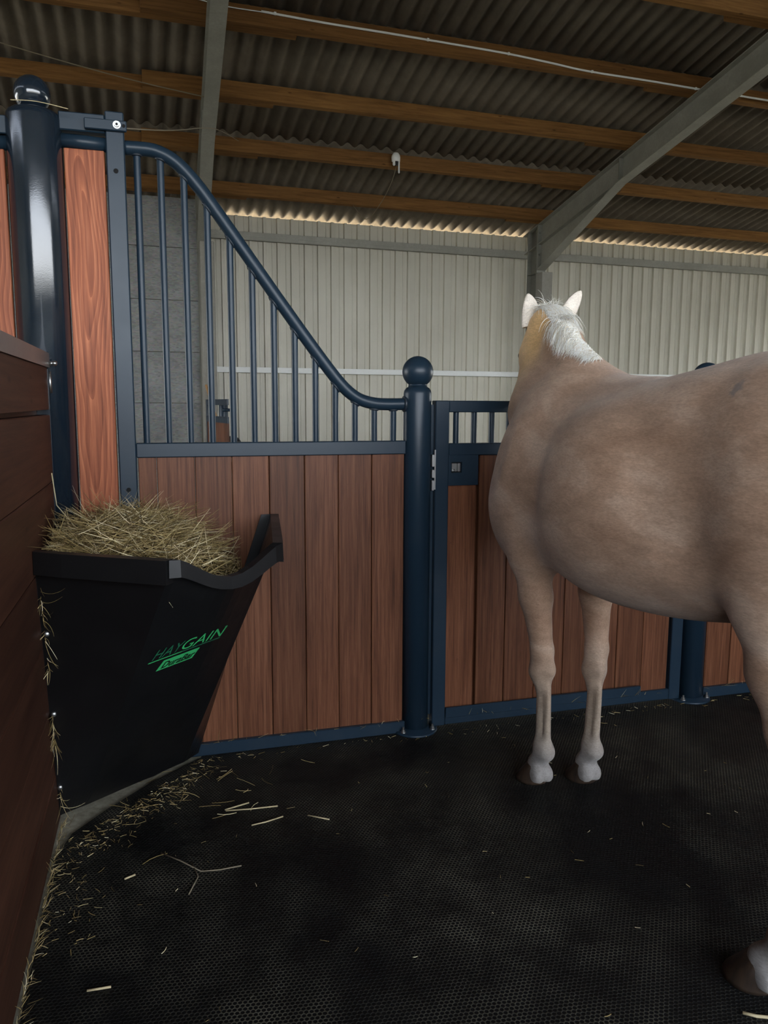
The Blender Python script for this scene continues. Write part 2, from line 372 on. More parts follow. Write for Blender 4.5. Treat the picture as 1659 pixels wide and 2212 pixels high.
# roof: fibre cement sheets, children of the ceiling
ceil = thing('ceiling', None, None, kind='structure')
CP = .177; NC = 6; PH = .165
def roof_mesh(L):
    n = NC * 12; mb = MB(); A = .028
    xs = [i * CP / 12 for i in range(n + 1)]; zz = [A * math.cos(2 * math.pi * x / CP) for x in xs]
    vs = []
    for dz in (0, .007):
        for y in (0, L):
            vs += [(x, y, z + dz) for x, z in zip(xs, zz)]
    m = n + 1; fs = []; sm = []
    for i in range(n):
        fs += [(i, m + i, m + i + 1, i + 1), (2 * m + i, 2 * m + i + 1, 3 * m + i + 1, 3 * m + i)]
    mb.add(vs, fs, True)
    mb.add(vs[:0], [])
    o = 0
    fs2 = [(i, i + 1, 2 * m + i + 1, 2 * m + i) for i in range(n)] + [(m + i + 1, m + i, 3 * m + i, 3 * m + i + 1) for i in range(n)]
    mb.f += fs2; mb.sm += [False] * len(fs2); return mb
aS = math.atan(SL); cS = math.cos(aS)
rows = [(13.05, 10.30), (10.42, 7.93), (8.05, 5.55), (5.67, 3.15), (3.27, .75), (.87, -1.65), (-1.53, -4.1), (-4.0, -5.6)]
for ri, (va, vb) in enumerate(rows):
    L = (va - vb) / cS
    base = None
    lo, hi = (-7.2, 17.2) if ri < 3 else (-9, 17.9)
    k = 0; u = -9.05
    while u < 17.9:
        if base is None:
            base = roof_mesh(L).build('roof_sheet', 'fibre', ceil, fix=False); o = base
        else:
            o = base.copy(); C.objects.link(o)
        o.parent = ceil
        off = PH + .034 + (.0095 if ri % 2 else 0.0)
        zb = zraf(vb) + off / cS
        # sheet runs from upper end (vb) down to lower end (va): local +y points down the slope
        o.location = H((u, vb, zb)); o.rotation_euler = (-aS, 0, G)
        u += CP * NC - .001

# ---------------------------------------------------------------- portal frames
def ibeam(mb, a, b, h, bw, tf=.012, tw=.008, side=None):
    """I section from a to b (u,v,z), web in the v-z plane; h depth measured downwards (perpendicular), flange width bw in u"""
    a = Vector(a); b = Vector(b); d = (b - a).normalized(); n = Vector((0, -d.z, d.y)) if True else None
    if n.z > 0 or (abs(n.z) < 1e-6): n = -n if n.z > 0 else n
    return a, b, n
def plate(mb, p0, p1, off0, off1, u0, u1):
    """slab along p0->p1 (v,z), between normal offsets, spanning u0..u1"""
    (v0, z0), (v1, z1) = p0, p1; dv, dz = v1 - v0, z1 - z0; L = math.hypot(dv, dz); nv, nz = -dz / L, dv / L
    q = [(v0 + nv * off0, z0 + nz * off0), (v1 + nv * off0, z1 + nz * off0), (v1 + nv * off1, z1 + nz * off1), (v0 + nv * off1, z0 + nz * off1)]
    mb.prism(q, u0, u1, 'x')
def portal(U, name_label, skew=0.0):
    haunch = True
    def H2(p): return H((p[0] + skew * (p[1] - 11.8), p[1], p[2]))
    t = thing('steel_frame', name_label, 'frame', 'steel frames carrying the roof')
    bw = .075; hB = .30
    # rafter: along (v, zraf)
    v0, v1 = 12.12, -4.9
    m = MB(); p0, p1 = (v1, zraf(v1)), (v0, zraf(v0))
    plate(m, p0, p1, 0, -.012, U - bw, U + bw); plate(m, p0, p1, -hB, -hB - .012, U - bw, U + bw); plate(m, p0, p1, -.01, -hB, U - .004, U + .004)
    m.build('rafter', 'galv', t, xf=H2)
    if haunch:
        m = MB(); vA, vB = 9.47, 11.62
        zA, zB = zraf(vA) - hB - .01, 3.54
        m.prism([(vA, zA + .01), (vB, zraf(vB) - hB), (vB, zB)], U - .004, U + .004, 'x')
        plate(m, (vA, zA), (vB, zB), 0, .012, U - bw, U + bw)
        m.build('haunch', 'galv', t, xf=H2)
        MB().box(U - bw * 1.05, U + bw * 1.05, 11.62, 11.645, 3.50, zraf(11.63) - .0, .002).build('end_plate', 'galv_dark', t, xf=H2)
        for z in (3.6, 3.78, 3.96, 4.12):
            for s in (-1, 1): MB().tube([(U + s * .04, 11.585, z), (U + s * .04, 11.625, z)], .016, 6).build('bolt', 'galv_dark', t, xf=H2)
        MB().box(U - bw + .005, U - .006, 9.46, 9.475, zA + .02, zA + .29).build('stiffener', 'galv_dark', t, xf=H2)
    m = MB(); va, vb = 11.65, 11.95; zt = zraf(11.8) + .0
    m.box(U - bw, U + bw, va, va + .012, -.05, zt - .02); m.box(U - bw, U + bw, vb - .012, vb, -.05, zt - .03); m.box(U - .004, U + .004, va + .01, vb - .01, -.05, zt - .02)
    m.box(U - bw, U + bw, va + .01, vb - .01, 3.50, 3.512)
    m.build('column', 'galv_dark', t, xf=H2)
    return t
portal(1.055, 'grey steel rafter and column seen through the tall bars, at left', .045)
portal(6.36, 'grey steel rafter with sloping haunch and column above the horse')
# the left column is cased in concrete up to the rafter foot
cc = MB().box(.995, 1.19, 11.42, 11.66, -.05, 3.62, .01).build('column_casing', 'concrete', xf=H)
tag(cc, 'grey concrete casing at the foot of the left rafter, behind the bars', 'column')
cc = MB().box(6.285, 6.47, 11.44, 11.64, -.05, 3.49, .006).build('column_casing', 'concrete', xf=H)
tag(cc, 'grey concrete casing of the column right behind the horse ears', 'column')

# ---------------------------------------------------------------- purlins
names = {11.56: 'lowest purlin, next to the eave', 10.40: 'second purlin from the eave', 9.25: 'third purlin from the eave', 8.05: 'fourth purlin from the eave', 6.85: 'topmost purlin in view'}
PB = .065
for vb, nm in names.items():
    # vb: v of the lower front (camera side) bottom edge ; middle bay timber is on the camera side
    for (ua, ub, off, bay) in ((-8.9, 1.68 - .0, 1, 'left bay'), (.25, 6.93, 0, 'middle bay'), (5.69, 17.7, 1, 'right bay')):
        if vb == 6.85 and bay != 'right bay' and bay != 'middle bay': continue
        a = vb - .075 + off * (PB + .004); b_ = a + PB; m = MB()
        off_z = -.018 if off else 0
        q = []
        for v, dz in ((a, 0), (b_, 0), (b_, PH + off_z), (a, PH + off_z)):
            q.append((v, zraf(v) + dz + .0))
        uj = random.uniform(-.03, .03)
        L0 = (ua + uj, vb, zraf(vb)); 
        m.prism([(y, z) for y, z in q], ua + uj, ub + uj, 'x')
        o = m.build('purlin', 'purlin', None, xf=H)
        tag(o, 'orange-brown timber roof beam, %s, %s' % (nm, bay), 'beam', 'timber purlins under the roof')
for vb in (5.6, 4.4, 3.2, 2.0, .8, -.4, -1.6, -2.8, -4.0):
    pass

# ---------------------------------------------------------------- girts on the back wall
def girt(name, u0, u1, z, h, mat, label, lip=True):
    m = MB(); v1 = VW + .004; v0 = v1 - .06
    m.box(u0, u1, v0, v0 + .004, z - h / 2, z + h / 2).box(u0, u1, v0, v1, z + h / 2 - .004, z + h / 2).box(u0, u1, v0, v1, z - h / 2, z - h / 2 + .004)
    m.box(u0, u1, v0 - .006, v0, z - .012, z + .004)
    o = m.build(name, mat, xf=H); tag(o, label, 'rail', 'horizontal rails on the metal wall'); return o
girt('wall_rail', 1.05, 17.7, 3.93, .12, 'galv', 'grey steel rail high on the metal wall, just under the eave')
girt('wall_rail', 1.19, 17.7, 1.925, .085, 'white', 'white rail at mid height of the metal wall, behind the bars')

# ================================================================= STALL FRONT
YF = 3.10
def post(name, label, cx, r, ztop, br, bz, mat='paint', fr=.095, group=None):
    t = thing(name, label, 'post', group)
    k = 48 if r > .08 else 32; rt = .03
    prof = [(r, 0), (r, ztop - rt)] + [(r - rt * (1 - math.cos(a)) * 1.0, ztop - rt + rt * math.sin(a)) for a in (math.pi / 8 * i for i in range(1, 4))] + [(r * .62, ztop)]
    MB().lathe(cx, YF, prof, k).build('tube', mat, t)
    m = MB().sphere((cx, YF, bz), br, 36, 20); m.lathe(cx, YF, [(br * .62, ztop - .004), (br * .55, bz - br * .6)], 24)
    m.build('ball_finial', mat, t)
    MB().lathe(cx, YF, [(fr + .004, 0), (fr + .004, .004), (fr, .010), (r + .006, .011), (r + .001, .018)], 40).build('base_plate', 'paint', t)
    for a in (-2.5, -.62, .7, 2.3):
        bx, by = cx + fr * .86 * math.cos(a), YF + fr * .86 * math.sin(a)
        MB().lathe(bx, by, [(.013, .010), (.013, .013), (.009, .014), (.009, .022), (.0045, .023), (.0045, .034)], 10).build('bolt', 'zinc', t)
    return t
post('stall_post', 'tall thick dark post with ball on top, at the left wall end', -.372, .091, 2.400, .060, 2.454, 'gloss', .135, 'dark round stall posts')
post('stall_post', 'dark round post with ball between the barred panel and the gate', 1.0375, .0575, 1.475, .0635, 1.533, 'paint', .095, 'dark round stall posts')
post('stall_post', 'dark round post behind the horse, on the far side of the gate', 2.435, .062, 1.475, .0635, 1.533, 'paint', .095, 'dark round stall posts')

def plank(parent, x0, x1, z0, z1, y=None, th=.026, mat='bamboo', name='plank', bev=.0025, dy=0.0):
    y = YF if y is None else y; dy += random.uniform(-.0012, .0012)
    m = MB().box(x0 + .0012, x1 - .0012, y - th / 2 + dy, y + th / 2 + dy, z0, z1, bev)
    return m.build(name, mat, parent, loc=((x0 + x1) / 2, y, z0))

# --- barred panel with the swooping top tube
t = thing('barred_panel', 'stall front panel with bars under a swooping tube and red-brown planks', 'panel')
MB().box(-.137, -.074, YF - .032, YF + .030, .0, 2.415, .004).build('upright', 'paint', t)
for z in (2.215, 1.08):
    MB().tube([(-.106, YF - .0335, z), (-.106, YF - .0315, z)], .0085, 14).build('bolt_hole', 'hole', t)  # black disc painted in for the shade of a drilled hole
tp = [(-.076, 2.305), (.0, 2.306), (.04, 2.300), (.085, 2.281), (.13, 2.246), (.185, 2.185), (.246, 2.104), (.329, 1.990), (.396, 1.898), (.501, 1.755), (.608, 1.612), (.68, 1.520), (.719, 1.475), (.757, 1.441), (.795, 1.419), (.84, 1.406), (.892, 1.401), (.985, 1.402)]
tpath = smooth_path([(x, YF, z) for x, z in tp], 5)
MB().tube(tpath, .0245, 24).build('top_tube', 'paint', t)
def ztube(x):
    for i in range(len(tpath) - 1):
        if tpath[i].x <= x <= tpath[i + 1].x:
            f = (x - tpath[i].x) / (tpath[i + 1].x - tpath[i].x + 1e-9); return tpath[i].z + f * (tpath[i + 1].z - tpath[i].z), (tpath[i + 1].z - tpath[i].z) / (tpath[i + 1].x - tpath[i].x + 1e-9)
    return 2.3, 0
weld = MB()
for i in range(13):
    x = -.034 + i * .0806; zt, sl = ztube(x)
    barp = MB().tube([(x, YF, 1.245), (x, YF, zt - .012)], .0128, 16, caps=False).build('bar', 'paint', t)
    zc = zt - .0245 * math.sqrt(1 + sl * sl)
    ring = [(x + .0150 * math.cos(a), YF + .0150 * math.sin(a), zc + sl * .0150 * math.cos(a) + .001) for a in (2 * math.pi * k / 14 for k in range(15))]
    MB().tube(ring, .0042, 6, caps=False).build('weld_bead', 'weld', barp)
weld.tube([(.981, YF + .027 * math.cos(a), 1.402 + .027 * math.sin(a)) for a in (2 * math.pi * k / 16 for k in range(17))], .007, 6, caps=False)
weld.build('weld_bead', 'weld', t)
MB().box(-.074, .981, YF - .027, YF + .023, 1.199, 1.253, .003).build('mid_rail', 'paint', t)
MB().box(-.074, .985, YF - .030, YF + .025, -.0, .052, .003).build('bottom_rail', 'paint', t)
edges = [-.070, -.003, .1375, .2775, .421, .562, .6995, .8395, .9785]
for a, b in zip(edges, edges[1:]): plank(t, a, b, .045, 1.201)

# --- narrow filler between thick post and upright: plank, tube, bar and clamp
t = thing('filler_panel', 'narrow panel of one knotty red-brown board between thick post and upright', 'panel')
plank(t, -.279, -.142, .02, 2.285, YF + .004, .034, 'board', 'board')
MB().tube([(-.29, YF, 2.312), (-.137, YF, 2.308)], .0245, 20).build('top_tube', 'paint', t)
MB().box(-.29, -.137, YF - .027, YF + .02, 2.340, 2.402, .004).build('top_bar', 'paint', t)
t2 = MB().box(-.205, -.064, YF - .046, YF - .0325, 2.346, 2.382, .003).build('clamp_plate', 'paint', t)
MB().tube([(-.097, YF - .0475, 2.366), (-.097, YF - .0455, 2.366)], .0135, 20).tube([(-.097, YF - .054, 2.366), (-.097, YF - .047, 2.366)], .0085, 16).build('bolt', 'zinc', t2)
MB().tube([(-.097, YF - .0552, 2.366), (-.097, YF - .053, 2.366)], .0045, 6).build('socket', 'hole', t2)  # black disc for the shade inside the bolt head
MB().tube([(-.074, YF - .0475, 2.364), (-.074, YF - .0458, 2.364)], .006, 10).build('slot', 'hole', t2)  # black disc for the shade inside the slot

# --- neighbour panel left of the thick post
t = thing('neighbour_panel', 'next stall front left of the thick post, red-brown boards under a rail', 'panel')
MB().box(-2.3, -.455, YF - .025, YF + .022, 2.31, 2.37, .003).build('top_rail', 'paint', t)
MB().tube([(-2.3, YF, 2.285), (-.455, YF, 2.285)], .0245, 16).build('top_tube', 'paint', t)
x = -.468
for i in range(12):
    plank(t, x - .137, x, .05, 2.262, YF + .004, .034, 'board', 'board'); x -= .139
MB().box(-2.3, -.455, YF - .028, YF + .025, 0, .05, .003).build('bottom_rail', 'paint', t)

# --- gate
t = thing('stall_gate', 'dark framed stall gate with short bars and planks, partly behind the horse', 'gate')
MB().box(1.110, 1.170, YF - .024, YF + .026, .01, 1.417, .003).build('upright', 'paint', t)
MB().box(2.306, 2.366, YF - .024, YF + .026, .01, 1.417, .003).build('upright', 'paint', t)
MB().box(1.170, 2.306, YF - .023, YF + .025, 1.369, 1.417, .003).build('top_rail', 'paint', t)
MB().box(1.170, 2.306, YF - .023, YF + .025, 1.190, 1.240, .003).build('mid_rail', 'paint', t)
MB().box(1.170, 2.306, YF - .023, YF + .025, .012, .062, .003).build('bottom_rail', 'paint', t)
MB().box(1.170, 1.62, YF - .032, YF - .022, .045, .092, .002).box(1.62, 2.142, YF - .038, YF - .022, .052, .097, .002).build('kick_strip', 'paint', t)
for i in range(14): MB().tube([(1.2085 + i * .0807, YF, 1.236), (1.2085 + i * .0807, YF, 1.372)], .0125, 14, caps=False).build('bar', 'paint', t)
ge = [1.171, 1.302, 1.450, 1.599, 1.741, 1.881, 2.019, 2.158, 2.300]
for i, (a, b) in enumerate(zip(ge, ge[1:])): plank(t, a + (.012 if i == 1 else 0), b, .055, 1.192, YF + .004)
MB().box(1.292, 1.325, YF + .018, YF + .024, .055, 1.192).build('tongue_strip', 'bamboo', t)
# latch plate with square opening
m = MB(); x0, x1, z0, z1 = 1.168, 1.302, 1.064, 1.192; a0, a1, b0, b1 = 1.181, 1.228, 1.118, 1.162; yy = YF - .0255
m.box(x0, a0, yy, yy + .012, z0, z1).box(a1, x1, yy, yy + .012, z0, z1).box(a0, a1, yy, yy + .012, z0, b0).box(a0, a1, yy, yy + .012, b1, z1)
lp = m.build('latch_plate', 'paint', t)
MB().box(a0 - .002, a1 + .002, yy + .011, yy + .016, b0 - .002, b1 + .002).build('recess', 'hole', lp)  # black plate for the shade behind the latch opening
MB().box(a0 + .002, a0 + .026, yy + .002, yy + .010, b0 + .004, b1 - .004, .002).box(a0 + .030, a0 + .043, yy + .004, yy + .010, b0 + .004, b1 - .004, .002).tube([(a0 + .006, yy - .001, b0 + .010), (a0 + .014, yy - .001, b0 + .010)], .006, 10).build('latch', 'zinc', lp)
m = MB()
for (za, zb) in ((1.145, 1.195), (1.098, 1.132), (1.045, 1.088)): m.box(1.094, 1.104, YF - .028, YF - .006, za, zb, .001)
m.box(1.1035, 1.1085, YF - .034, YF - .026, 1.05, 1.215)
m.build('hinge', 'zinc', t)
m = MB(); m.box(1.0945, 1.1095, YF + .0, YF + .012, .06, 1.40); m.build('strike_strip', 'paint', t)

# --- right hand panel beyond the gate
t = thing('plank_panel', 'plank panel right of the gate, glimpsed under the horse belly', 'panel')
x = 2.508
MB().box(2.496, 4.3, YF - .027, YF + .023, 1.199, 1.253, .003).build('mid_rail', 'paint', t)
MB().box(2.496, 4.3, YF - .030, YF + .025, 0, .052, .003).build('bottom_rail', 'paint', t)
MB().box(2.496, 4.3, YF - .02, YF + .02, 1.37, 1.41, .003).build('top_rail', 'paint', t)
for i in range(12): plank(t, x, x + .140, .045, 1.201); x += .1405
for i in range(20): MB().tube([(2.58 + i * .0806, YF, 1.25), (2.58 + i * .0806, YF, 1.375)], .0125, 10, caps=False).build('bar', 'paint', t)

# --- side partition on the left, horizontal boards with metal capping
t = thing('side_partition', 'low side wall of wide horizontal dark boards capped with metal, at left', 'partition')
XW = -.358
zs = [.0, .182, .418, .653, .889, 1.125, 1.362, 1.535]
for i, (a, b) in enumerate(zip(zs, zs[1:])):
    m = MB(); y0, y1 = -1.6, 2.995; dx = random.uniform(-.002, .002)
    gap = .004
    if i == 6:      # the top board has sagged away from its neighbour near the post
        vs = []
        for xx in (XW - .036, XW):
            for (yy, zz) in ((y0, a + .002), (y1, a + .016), (y1, b), (y0, b)): vs.append((xx, yy, zz))
        m.add(vs, [(0, 1, 2, 3), (7, 6, 5, 4), (0, 4, 5, 1), (1, 5, 6, 2), (2, 6, 7, 3), (3, 7, 4, 0)])
    else: m.box(XW - .036 + dx, XW + dx, y0, y1, a + .001, b - gap * .5, .003)
    m.build('plank', 'partition', t, loc=(XW, 0, a))
MB().box(XW - .050, XW - .040, -1.6, 2.985, .0, 1.52).build('added_backing', 'partition', t)  # unseen second skin, added to block outside light in the plank gaps
m = MB().box(XW - .052, XW + .008, -1.6, 2.998, 1.566, 1.572).box(XW + .004, XW + .009, -1.6, 2.998, 1.522, 1.572).box(XW - .046, XW - .041, -1.6, 2.998, 1.522, 1.572)
m.build('metal_capping', 'cap_steel', t)
MB().box(XW - .046, XW + .005, 2.99, 3.012, .0, 1.52, .002).build('end_channel', 'gloss', t)
MB().sphere((XW + .026, 2.985, 1.537), .0095, 14, 8).tube([(XW + .008, 2.985, 1.537), (XW + .024, 2.985, 1.537)], .007, 10).build('bolt', 'zinc', t)
MB().tube([(XW + .006, 3.000, 1.51), (XW + .007, 3.000, 1.435)], .006, 8).build('hook', 'zinc', t)

# rear and right hand walls of the stall (behind and beside the camera)
for (nm, bx) in (('wall_stall_right', (4.42, 4.55, -1.6, 3.05)),):
    wt = thing(nm, None, None, kind='structure')
    for i in range(8):
        MB().box(*bx, i * .2 + .001, i * .2 + .199, .003).build('plank', 'partition', wt)
# ================================================================= MAT
m = MB(); pl = [(-.345, -1.6), (4.4, -1.6), (4.4, 3.15), (.13, 3.15), (.13, 3.064), (-.06, 2.90), (-.20, 2.745), (-.31, 2.60), (-.345, 2.47)]
m.prism(pl, -.012, .0, 'z')
tag(m.build('rubber_mat', 'mat'), 'black rubber stall mat with honeycomb relief covering the stall floor', 'mat')
MB().box(-8, 14, 3.16, 11.6, -.013, -.002).build('floor_aisle', 'slab')
bpy.data.objects['floor_aisle'].name = 'floor.001'; tag(bpy.data.objects['floor.001'], kind='structure')
# ================================================================= HORSE
# horse frame: origin on the ground midway between the fore feet, f forward, l to its left
MF = (1.425, 2.53); FH = (-.105, .9945); LH = (-.9945, -.105)
def HW(p): return (MF[0] + FH[0] * p[0] + LH[0] * p[1], MF[1] + FH[1] * p[0] + LH[1] * p[1], p[2])
HS = .009; B0 = np.array([-1.50, -.52, .015]); B1 = np.array([.86, .42, 1.93])
gx, gy, gz = [np.arange(B0[i], B1[i], HS, dtype=np.float32) for i in range(3)]
D = np.full((len(gx), len(gy), len(gz)), 1.0, np.float32)
def region(lo, hi):
    s = []
    for a, b, g_ in ((lo[0], hi[0], gx), (lo[1], hi[1], gy), (lo[2], hi[2], gz)):
        i0 = max(0, int(np.searchsorted(g_, a))); i1 = min(len(g_), int(np.searchsorted(g_, b)))
        s.append(slice(i0, i1))
    return tuple(s)
def smin(sl, d, k):
    a = D[sl]; h = np.clip(.5 + .5 * (a - d) / k, 0, 1); D[sl] = a * (1 - h) + d * h - k * h * (1 - h)
def smax_cut(sl, d, k):           # carve: D = smax(D, -d)
    a = D[sl]; e = -d; h = np.clip(.5 - .5 * (a - e) / k, 0, 1); D[sl] = a * (1 - h) + e * h + k * h * (1 - h)
def grid(sl):
    return gx[sl[0]][:, None, None], gy[sl[1]][None, :, None], gz[sl[2]][None, None, :]
def cone(a, b, ra, rb, k=.04):
    """ra, rb = (lateral, dorsal) radii; dorsal axis lies in the plane of the segment and z / f"""
    a = np.array(a, float); b = np.array(b, float); ax = b - a; L = np.linalg.norm(ax); ax /= L
    ra = (ra, ra) if not isinstance(ra, tuple) else ra; rb = (rb, rb) if not isinstance(rb, tuple) else rb
    lat = np.array([0, 1., 0]) if abs(ax[1]) < .75 else np.array([1., 0, 0]); lat -= ax * (lat @ ax); lat /= np.linalg.norm(lat); dor = np.cross(ax, lat)
    R = max(ra + rb) + k + .02; sl = region(np.minimum(a, b) - R, np.maximum(a, b) + R); X, Y, Z = grid(sl)
    px, py, pz = X - a[0], Y - a[1], Z - a[2]
    t = (px * ax[0] + py * ax[1] + pz * ax[2]) / L; tc_ = np.clip(t, 0, 1); ex = (t - tc_) * L; ts = tc_
    u = px * lat[0] + py * lat[1] + pz * lat[2]; v = px * dor[0] + py * dor[1] + pz * dor[2]
    r1 = ra[0] + (rb[0] - ra[0]) * ts; r2 = ra[1] + (rb[1] - ra[1]) * ts; r3 = np.minimum(r1, r2)
    k0 = np.sqrt((u / r1) ** 2 + (v / r2) ** 2 + (ex / r3) ** 2) + 1e-6; k1 = np.sqrt((u / r1 ** 2) ** 2 + (v / r2 ** 2) ** 2 + (ex / r3 ** 2) ** 2) + 1e-6
    smin(sl, (k0 * (k0 - 1) / k1).astype(np.float32), k)
def ell(c, r, k=.05, pitch=0, yaw=0, roll=0, cut=False):
    R = max(r) + k + .02; c = np.array(c, float); sl = region(c - R, c + R); X, Y, Z = grid(sl)
    p = [X - c[0] + 0 * Y + 0 * Z, Y - c[1] + 0 * X + 0 * Z, Z - c[2] + 0 * X + 0 * Y]
    m = np.array(Matrix.Rotation(yaw, 3, 'Z') @ Matrix.Rotation(pitch, 3, 'Y') @ Matrix.Rotation(roll, 3, 'X')).T
    q = [m[i, 0] * p[0] + m[i, 1] * p[1] + m[i, 2] * p[2] for i in range(3)]
    k0 = np.sqrt(sum((q[i] / r[i]) ** 2 for i in range(3))) + 1e-6; k1 = np.sqrt(sum((q[i] / r[i] ** 2) ** 2 for i in range(3))) + 1e-6
    d = (k0 * (k0 - 1) / k1).astype(np.float32)
    (smax_cut if cut else smin)(sl, d, k)
# trunk: stations f, top, bottom, half width
ST = np.array([[-1.40, 1.26, 1.10, .05], [-1.34, 1.39, 1.04, .14], [-1.22, 1.488, .96, .215], [-1.06, 1.535, .89, .250], [-.88, 1.540, .835, .268], [-.72, 1.515, .80, .292], [-.55, 1.488, .78, .310],
               [-.36, 1.468, .778, .308], [-.20, 1.475, .80, .280], [-.06, 1.505, .82, .250], [.08, 1.48, .85, .225], [.18, 1.39, .89, .20], [.25, 1.28, .96, .15], [.29, 1.18, 1.04, .08]])
def cub(x, xs, ys):
    m = np.gradient(ys, xs); i = np.clip(np.searchsorted(xs, x) - 1, 0, len(xs) - 2); h = xs[i + 1] - xs[i]; t = np.clip((x - xs[i]) / h, 0, 1)
    return (2 * t ** 3 - 3 * t ** 2 + 1) * ys[i] + (t ** 3 - 2 * t ** 2 + t) * h * m[i] + (-2 * t ** 3 + 3 * t ** 2) * ys[i + 1] + (t ** 3 - t ** 2) * h * m[i + 1]
sl = region((-1.48, -.45, .65), (.36, .40, 1.62)); X, Y, Z = grid(sl)
top = cub(X, ST[:, 0], ST[:, 1]); bot = cub(X, ST[:, 0], ST[:, 2]); wd = cub(X, ST[:, 0], ST[:, 3])
cz = (top + bot) / 2; hz = (top - bot) / 2; zn = np.clip((Z - cz) / hz, -1.3, 1.3)
we = wd * (1 - .10 * zn + .0 * X)
k0 = (np.abs(Y / we) ** 2.25 + np.abs((Z - cz) / hz) ** 2.25) ** (1 / 2.25) + 1e-6
d = (k0 - 1) * np.minimum(we, hz) * .92
d = np.maximum(d, np.maximum(X - .30, -1.41 - X))
D[sl] = np.minimum(D[sl], d.astype(np.float32))
# withers, shoulders, haunches
cone((-.42, 0, 1.40), (-.05, 0, 1.455), (.09, .06), (.075, .065), .08)
for s in (1, -1):
    ell((.03, s * .165, 1.10), (.15, .085, .27), .06, pitch=-.30)             # shoulder blade mass
    ell((.16, s * .115, 1.02), (.12, .09, .15), .05)                          # point of shoulder / breast
    ell((-.06, s * .165, .96), (.12, .075, .13), .045, pitch=-.5)             # triceps
    ell((-1.06, s * .145, 1.22), (.25, .13, .24), .07, pitch=.15)            # haunch
    ell((-1.20, s * .12, 1.10), (.15, .115, .25), .07)                        # buttock
    ell((-1.05, s * .160, 1.04), (.11, .085, .18), .06, pitch=-.1)            # thigh towards stifle
    cone((-.80, s * .21, .97), (-.98, s * .18, 1.02), .032, .05, .05)        # flank fold
# groove behind the shoulder, elbow hollow, rib cage swell, flank hollow
for s in (1, -1):
    ell((-.20, s * .334, 1.17), (.06, .050, .26), .07, pitch=-.30, cut=True)
    ell((-.47, s * .175, 1.14), (.26, .150, .25), .06)
    ell((.12, s * .285, 1.24), (.06, .045, .16), .06, pitch=-.45, cut=True)
    ell((-.84, s * .300, .98), (.05, .035, .13), .05, pitch=-.5, cut=True)
    ell((-.98, s * .115, 1.43), (.09, .06, .06), .05)
ell((-.85, .33, 1.20), (.12, .045, .13), .08, cut=True); ell((-.85, -.33, 1.20), (.12, .045, .13), .08, cut=True)
# neck
PO = np.array([.335, -.115, 1.715])
cone((.06, 0, 1.19), (.20, -.04, 1.42), (.150, .265), (.118, .215), .09)
cone((.20, -.04, 1.42), PO - [.03, -.005, .080], (.118, .215), (.090, .145), .05)
cone((-.16, 0, 1.45), (.10, -.03, 1.625), (.06, .05), (.05, .05), .09)
cone((.10, -.03, 1.625), PO - [.06, -.01, -.005], (.05, .05), (.045, .04), .06)
# head
hy = -.55; hp = .68
hd = np.array([math.cos(hy) * math.cos(hp), math.sin(hy) * math.cos(hp), -math.sin(hp)]); hu = np.array([math.cos(hy) * math.sin(hp), math.sin(hy) * math.sin(hp), math.cos(hp)]); hl = np.cross(hu, hd)
def HP(t, l, u): return PO + hd * t + hl * l + hu * u
cone(HP(-.02, 0, -.04), HP(.14, 0, -.045), (.075, .085), (.100, .105), .05)
cone(HP(.14, 0, -.045), HP(.34, 0, -.05), (.098, .105), (.060, .075), .04)
cone(HP(.34, 0, -.05), HP(.49, 0, -.055), (.058, .070), (.050, .056), .03)
for s in (1, -1):
    ell(HP(.16, s * .058, -.135), (.12, .030, .10), .04, pitch=hp, yaw=hy)      # cheek
    ell(HP(.155, s * .088, -.005), (.040, .020, .025), .02, pitch=hp, yaw=hy)   # brow
    ell(HP(.475, s * .036, -.03), (.035, .022, .028), .015, pitch=hp, yaw=hy)   # nostril rim
    ell(HP(.497, s * .050, -.028), (.016, .010, .012), .008, pitch=hp, yaw=hy, cut=True)
cone(HP(.36, 0, -.12), HP(.475, 0, -.105), (.036, .028), (.034, .024), .02)     # chin and lower lip
# fore legs (heels as seen in the photograph)
def fore(f0, l0, s):
    # f0,l0: fetlock position
    up = s * .155
    up = l0 + .058 * s if s > 0 else l0 - .045
    cone((-.0, up, 1.00), (-.02, up, .86), (.072, .105), (.066, .095), .05)
    cone((-.02, up, .86), (f0 * .5 - .0, up - s * .018, .72), (.064, .092), (.052, .066), .03)
    cone((f0 * .5 - .0, up - s * .018, .72), (f0 + .012, l0 + s * .012, .52), (.052, .066), (.037, .043), .03)
    cone((f0 + .012, l0 + s * .012, .52), (f0 + .018, l0 + s * .009, .44), (.040, .044), (.043, .044), .02)
    cone((f0 + .018, l0 + s * .009, .44), (f0 + .010, l0 + s * .006, .385), (.041, .041), (.029, .034), .02)
    ell((f0 - .022, l0, .455), (.024, .022, .032), .02)
    cone((f0 + .014, l0 + s * .006, .39), (f0 + .016, l0, .19), (.0205, .021), (.023, .023), .010)
    cone((f0 - .022, l0 + s * .004, .39), (f0 - .019, l0, .19), (.0125, .013), (.016, .015), .004)
    ell((f0 + .006, l0, .155), (.040, .036, .040), .018); ell((f0 - .026, l0, .140), (.024, .030, .030), .018)
    cone((f0 + .004, l0, .125), (f0 + .040, l0, .075), (.031, .034), (.036, .038), .02)
    for q in (-1, 1): ell((f0 + .010, l0 + q * .020, .044), (.036, .024, .036), .010)
fore(-.045, .100, 1); fore(-.100, -.074, -1)
